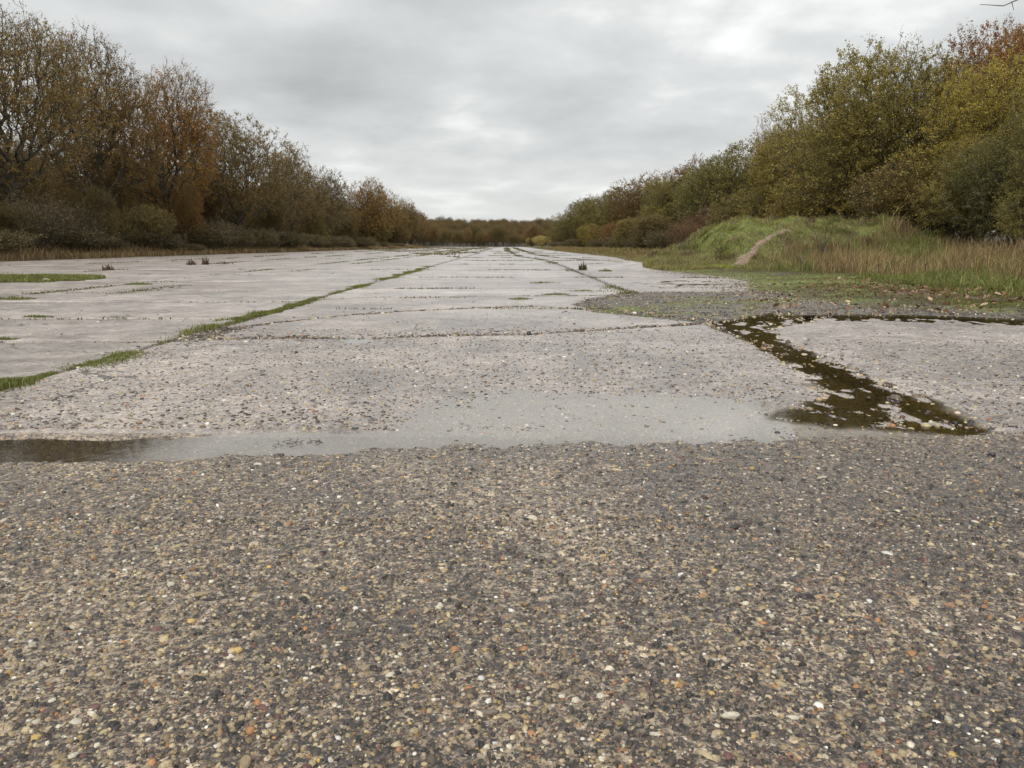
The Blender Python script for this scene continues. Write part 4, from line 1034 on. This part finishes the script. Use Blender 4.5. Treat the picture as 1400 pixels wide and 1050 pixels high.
# woods behind the first row: one mass, instanced copies of the same trees
def wood(name, pts, kinds, label):
    me = bpy.data.meshes.new(name); me.from_pydata([p[:3] for p in pts], [], [])
    a = me.attributes.new('s', 'FLOAT', 'POINT'); a.data.foreach_set('value', [p[3] for p in pts])
    a = me.attributes.new('r', 'FLOAT', 'POINT'); a.data.foreach_set('value', [p[4] for p in pts])
    o = bpy.data.objects.new(name, me); COL.objects.link(o)
    ng = bpy.data.node_groups.new('scatter_trees', 'GeometryNodeTree')
    ng.interface.new_socket('Geometry', in_out='INPUT', socket_type='NodeSocketGeometry'); ng.interface.new_socket('Geometry', in_out='OUTPUT', socket_type='NodeSocketGeometry')
    gi = ng.nodes.new('NodeGroupInput'); go_ = ng.nodes.new('NodeGroupOutput'); join = ng.nodes.new('GeometryNodeJoinGeometry')
    na = ng.nodes.new('GeometryNodeInputNamedAttribute'); na.data_type = 'FLOAT'; na.inputs[0].default_value = 's'
    nr = ng.nodes.new('GeometryNodeInputNamedAttribute'); nr.data_type = 'FLOAT'; nr.inputs[0].default_value = 'r'
    cb = ng.nodes.new('ShaderNodeCombineXYZ'); ng.links.new(nr.outputs[0], cb.inputs[2])
    idx = ng.nodes.new('GeometryNodeInputIndex')
    for q, k in enumerate(kinds):
        md = ng.nodes.new('ShaderNodeMath'); md.operation = 'MODULO'; ng.links.new(idx.outputs[0], md.inputs[0]); md.inputs[1].default_value = len(kinds)
        cp = ng.nodes.new('ShaderNodeMath'); cp.operation = 'COMPARE'; ng.links.new(md.outputs[0], cp.inputs[0]); cp.inputs[1].default_value = q; cp.inputs[2].default_value = .1
        for ch in T[k].children:
            oi = ng.nodes.new('GeometryNodeObjectInfo'); oi.inputs['Object'].default_value = ch; oi.inputs['As Instance'].default_value = True; oi.transform_space = 'ORIGINAL'
            ip = ng.nodes.new('GeometryNodeInstanceOnPoints')
            ng.links.new(gi.outputs[0], ip.inputs['Points']); ng.links.new(cp.outputs[0], ip.inputs['Selection']); ng.links.new(oi.outputs['Geometry'], ip.inputs['Instance'])
            ng.links.new(cb.outputs[0], ip.inputs['Rotation']); ng.links.new(na.outputs[0], ip.inputs['Scale']); ng.links.new(ip.outputs[0], join.inputs[0])
    ng.links.new(join.outputs[0], go_.inputs[0])
    md = o.modifiers.new('trees', 'NODES'); md.node_group = ng
    tag(o, label, 'woodland', kind='stuff'); return o

def pts_for(lst):
    return [(x, y, float(Hbase(np.array([x]), np.array([y]))[0]) - .2, s, rt.uniform(0, 6.28)) for x, y, s in lst]
L_ = []
for row, X in enumerate((-36.5, -42, -48, -55)):
    y = 38 + row * 9
    while y < 340: L_.append((X + rt.uniform(-1.5, 1.5), y, rt.uniform(.70, .92))); y += rt.uniform(5.5, 8) + y * .01
wood('woodland', pts_for(L_), ['oak_dusk', 'oak_bare2', 'oak_full', 'oak_dusk'], 'brown autumn woodland filling in behind the first row of left trees')
L_ = []
for row, X in enumerate((21.5, 25, 29, 34)):
    y = 18 + row * 6
    while y < 340: L_.append((X + rt.uniform(-1.2, 1.2), y, rt.uniform(.50, .62) + .06 * (y > 70))); y += rt.uniform(3.8, 5.2) + y * .008
wood('woodland', pts_for(L_), ['oak_dusk', 'oak_full', 'oak_dusk'], 'brown and olive woodland filling in behind the first row of right trees')
L_ = []
for k in range(620):
    y = 480 + 330 * rt.random(); L_.append((rt.uniform(-.40, .30) * y, y, rt.uniform(.75, 1.05)))
for k in range(200):
    y = 425 + 60 * rt.random(); L_.append((rt.uniform(-.35, .25) * y, y, rt.uniform(.6, .85)))
wood('woodland', pts_for(L_), ['oak_bare2', 'oak_dusk', 'oak_bare'], 'far brown wooded ridge closing the view beyond the runway end')

def litter():
    # smaller leaf litter under the single leaves
    n = 2600; px = 1090 + 320 * rng.random(n) ** .7; py = 391 + rng.normal(0, 6, n) + 12 * (px - 1090) / 320; px[::5] = rng.uniform(1000, 1400, len(px[::5])); py[::5] = rng.uniform(384, 428, len(py[::5]))
    g = np.array([gp(a, b) for a, b in zip(px, py)]); c = np.column_stack([g, H(g[:, 0], g[:, 1]) + .012]); s = rng.uniform(.015, .045, n)[:, None]
    u = rng.normal(size=(n, 3)) * [1, 1, .35]; u /= np.linalg.norm(u, axis=1)[:, None]; w = np.cross(u, rng.normal(size=(n, 3)) * [.4, .4, 1]); w /= np.linalg.norm(w, axis=1)[:, None]
    V = np.stack([c - u * s, c + w * s * .6, c + u * s, c - w * s * .6], 1).reshape(-1, 3)
    o = mk('leaf_litter', V, quads=np.arange(n * 4).reshape(-1, 4), mat=M_GRASS, col=np.repeat(pal(n, [(.22, .10, .06), (.35, .20, .12), (.12, .06, .04), (.5, .36, .26)], [3, 3, 3, 1]), 4, 0)); tag(o, 'small brown leaf litter on the mossy right verge', 'leaf litter', kind='stuff')
litter()
# ------------------------------------------------------------------ small things
def shard(name, V, F_, mat): return mk(name, np.array(V, float), tris=None, quads=None) if False else None
m, nt, b = newmat('wet_black_stone'); b.inputs['Base Color'].default_value = (.018, .017, .018, 1); b.inputs['Roughness'].default_value = .3; M_BLACK = m
m, nt, b = newmat('chalky_stone'); b.inputs['Base Color'].default_value = (.45, .38, .30, 1); b.inputs['Roughness'].default_value = .6; M_PALE = m
m, nt, b = newmat('brown_stone'); b.inputs['Base Color'].default_value = (.10, .075, .055, 1); b.inputs['Roughness'].default_value = .5; M_BST = m
def rock(px, py, wpx, label, mat, name='stone', hf=.6):
    x, y = gp(px, py); w = wpx * y / F; me = PM[rt.randrange(7)].copy(); me.materials.clear(); me.materials.append(mat)
    o = bpy.data.objects.new(name, me); COL.objects.link(o); o.location = (x, y, Hs(x, y) + w * hf * .18); o.scale = (w, w * .8, w * hf); o.rotation_euler = (.1, .1, rt.uniform(0, 6))
    tag(o, label, 'stone')
rock(1356, 623, 11, 'shiny black stone near the right frame edge on the foreground slab', M_BLACK, hf=.9)
rock(1063, 588, 9, 'small black stone on the near rim of the grey puddle, right of the moss clump', M_BLACK, hf=.9)
rock(247, 572, 9, 'small black stone above the left end of the long puddle', M_BLACK)
rock(360, 512, 11, 'flat black stone lying mid slab, highest of the black stones at left', M_BLACK, hf=.4)
rock(349, 597, 12, 'dark stone at the water edge left of the floating twigs', M_BST, hf=.5)
rock(322, 596, 9, 'reddish stone at the far rim of the long puddle', M_BST, hf=.5)
rock(405, 482, 8, 'small dark stone below the rubble crack at left', M_BLACK, hf=.7)
rock(1077, 467, 11, 'brown rounded stone on the bank of the dark flooded joint', M_BST, hf=.8)
rock(1100, 482, 20, 'pale flat stone at the edge of the dark flooded joint', M_PALE, hf=.35)
rock(1198, 498, 10, 'pale pinkish stone alone on the slab right of the flooded joint', M_PALE, hf=.5)
rock(908, 477, 6, 'tiny dark stone on the pale slab left of the flooded joint', M_BLACK, hf=.7)
rock(62, 385, 12, 'pale stone lying in the green turf patch at left', M_PALE, hf=.7)
m, nt, b = newmat('dead_leaf')
oi = nd(nt, 'ShaderNodeObjectInfo'); nt.links.new(oi.outputs['Color'], b.inputs['Base Color']); b.inputs['Roughness'].default_value = .45; M_DLEAF = m

def leaf_mesh(seed):
    r = np.random.default_rng(seed); k = 10; t = np.linspace(0, 1, k)
    w = .30 * np.sin(pi * t ** .8) * (1 + .35 * np.sin(t * 22 + seed)); c = r.uniform(.1, .35)
    V = []
    for a in (-1, 0, 1):
        for j in range(k): V.append((t[j] - .5, a * w[j], abs(a) * c * w[j] + .18 * (t[j] - .5) ** 2 + .03 * sin(j * 2 + a)))
    q = [(a * k + j, a * k + j + 1, (a + 1) * k + j + 1, (a + 1) * k + j) for a in range(2) for j in range(k - 1)]
    return mk('fallen_leaf', np.array(V), quads=q, mat=M_DLEAF, smooth=True, link=False)
LM = [leaf_mesh(i) for i in range(5)]
LC = [(.17, .07, .035), (.24, .11, .05), (.10, .045, .03), (.34, .20, .12), (.42, .28, .18), (.30, .15, .06)]
for i in range(240):
    t = rt.random(); px = 1180 + 230 * t ** .8; py = 386 + (rt.gauss(0, 5.5)) + 14 * t
    if i % 5 == 0: px = rt.uniform(1050, 1400); py = rt.uniform(385, 425)
    x, y = gp(px, py); o = bpy.data.objects.new('fallen_leaf', LM[i % 5]); COL.objects.link(o)
    s = rt.uniform(.05, .12); o.location = (x, y, Hs(x, y) + .02 + rt.random() * .02); o.scale = (s, s * 1.2, s); o.rotation_euler = (rt.gauss(0, .5), rt.gauss(0, .5), rt.uniform(0, 6.28))
    c = rt.choice(LC); o.color = (*c, 1); tag(o, 'curled brown fallen leaf lying in the drift on the mossy right verge', 'leaf', 'fallen leaves on the right verge')

def twig_obj(name, segs, r0, label, cat, mat=M_BARK, loc=(0, 0, 0)):
    A = np.array([s[0] for s in segs], float); B = np.array([s[1] for s in segs], float); ra = np.array([s[2] for s in segs]) * r0; rb = np.array([s[3] for s in segs]) * r0
    v, q = tube(A, B, ra, rb, 5); o = mk(name, v, quads=q, mat=mat, smooth=True); o.location = loc; tag(o, label, cat); return o
# floating twigs of the long puddle
cx, cy = gp(408, 603); segs = []
for k in range(26):
    a = rt.uniform(-.085, .10); b_ = rt.uniform(-.05, .05); an = rt.uniform(0, 6.28); l = rt.uniform(.012, .035); zt = rt.uniform(.002, .008)
    p = np.array([a, b_, .001]); m1 = p + [cos(an) * l, sin(an) * l, zt]; e = m1 + [cos(an + .9) * l * .6, sin(an + .9) * l * .6, zt * .5]
    segs += [(p, m1, 1, .8), (m1, e, .8, .4)]
twig_obj('twig_debris', segs, .0013, 'tangle of thin black twigs poking out of the long puddle', 'twigs', loc=(cx, cy, 0))
# dry stems on the right verge
for i, (px, py, hh, lb) in enumerate(((1094, 374, 20, 'dark cut stem standing in front of the mound path, leftmost of the short stems'), (1171, 378, 18, 'short dark stem in the middle of the right verge'),
                                      (1263, 384, 26, 'thick brown stem standing in front of the leaf drift'), (1200, 381, 20, 'slanting thin brown stem left of the thick stem'), (892, 367, 7, 'small dark stub at the edge of the paving by the mound'),
                                      (1227, 381, 18, 'thin upright stem between the slanting and the thick stem'))):
    x, y = gp(px, py); h = hh * y / F; segs = [((0, 0, -.02), (.02 * h, 0, h * .5), 1, .85), ((.02 * h, 0, h * .5), (-.03 * h, .02, h), .85, .4)]
    for k in range(4): a = rt.uniform(0, 6); segs.append(((0, 0, h * rt.uniform(.4, .8)), (cos(a) * h * .2, sin(a) * h * .2, h * rt.uniform(.7, 1)), .4, .15))
    twig_obj('cut_sapling', segs, .016 if i in (0, 2) else .009, lb, 'stem', loc=(x, y, Hs(x, y)))
# sapling on the mound and pale grass plume
for px, py, hh, w, lb in ((1122, 352, 42, 40, 'small leafless sapling branching on the right hump of the mound'), (938, 352, 24, 50, 'dark leafless thorn seedling on the left slope of the mound')):
    x, y = hit(px, py); h = hh * y / F; ww = w * y / F; segs = []
    for k in range(14):
        a = rt.uniform(0, 6.28); r_ = rt.uniform(.2, .5) * ww; m1 = np.array([cos(a) * r_ * .5, sin(a) * r_ * .5, h * rt.uniform(.35, .6)]); e = np.array([cos(a) * r_, sin(a) * r_, h * rt.uniform(.6, 1)])
        segs += [((0, 0, -.03), m1, 1, .6), (m1, e, .6, .2), (m1, m1 + (e - m1) * .7 + np.array([rt.gauss(0, .08), rt.gauss(0, .08), .05]), .5, .2)]
    twig_obj('bare_sapling', segs, .010, lb, 'sapling', loc=(x, y, Hs(x, y)))
# twig reaching into the top right corner from a tree outside the frame
root = empty('overhanging_tree', (10.5, 11.5, 0)); tag(root, 'thin bare twig of an overhanging tree reaching into the top right corner', 'tree')
tip = np.array(ray(1340, 6)) * 9.6 + np.array([0, 0, CAMZ]) - np.array([10.5, 11.5, 0]); mid = np.array(ray(1372, 8)) * 9.9 + np.array([0, 0, CAMZ]) - np.array([10.5, 11.5, 0])
en = np.array(ray(1395, -2)) * 10.2 + np.array([0, 0, CAMZ]) - np.array([10.5, 11.5, 0]); sd = np.array(ray(1386, 14)) * 10 + np.array([0, 0, CAMZ]) - np.array([10.5, 11.5, 0])
seg = [(np.array([0, 0, -.2]), np.array([.1, .1, 2.2]), .11, .09), (np.array([.1, .1, 2.2]), np.array([-.1, 0, 4.6]), .09, .06), (np.array([-.1, 0, 4.6]), np.array([.2, .2, 7]), .05, .02),
       (np.array([0, 0, 3.0]), np.array([-1.2, -.6, 4.0]), .035, .02), (np.array([-1.2, -.6, 4.0]), en, .018, .008), (en, mid, .008, .006), (mid, tip, .006, .003), (np.array(ray(1383, 2)) * 10 + np.array([0, 0, CAMZ]) - np.array([10.5, 11.5, 0]), sd, .005, .003)]
for k in range(10):
    a = rt.uniform(-.6, 3.0); z_ = rt.uniform(3.5, 6.5); seg.append((np.array([0, 0, z_]), np.array([cos(a) * 1.2, sin(a) * 1.2, z_ + 1.1]), .03, .008))
A = np.array([s[0] for s in seg]); B = np.array([s[1] for s in seg])
v, q = tube(A, B, np.array([s[2] for s in seg]), np.array([s[3] for s in seg]), 6); mk('trunk', v, quads=q, mat=M_BARK, parent=root, smooth=True)

for o in list(bpy.data.objects):
    if o.get('first') is not None and o.get('label') is None: print('UNUSED', o.name)
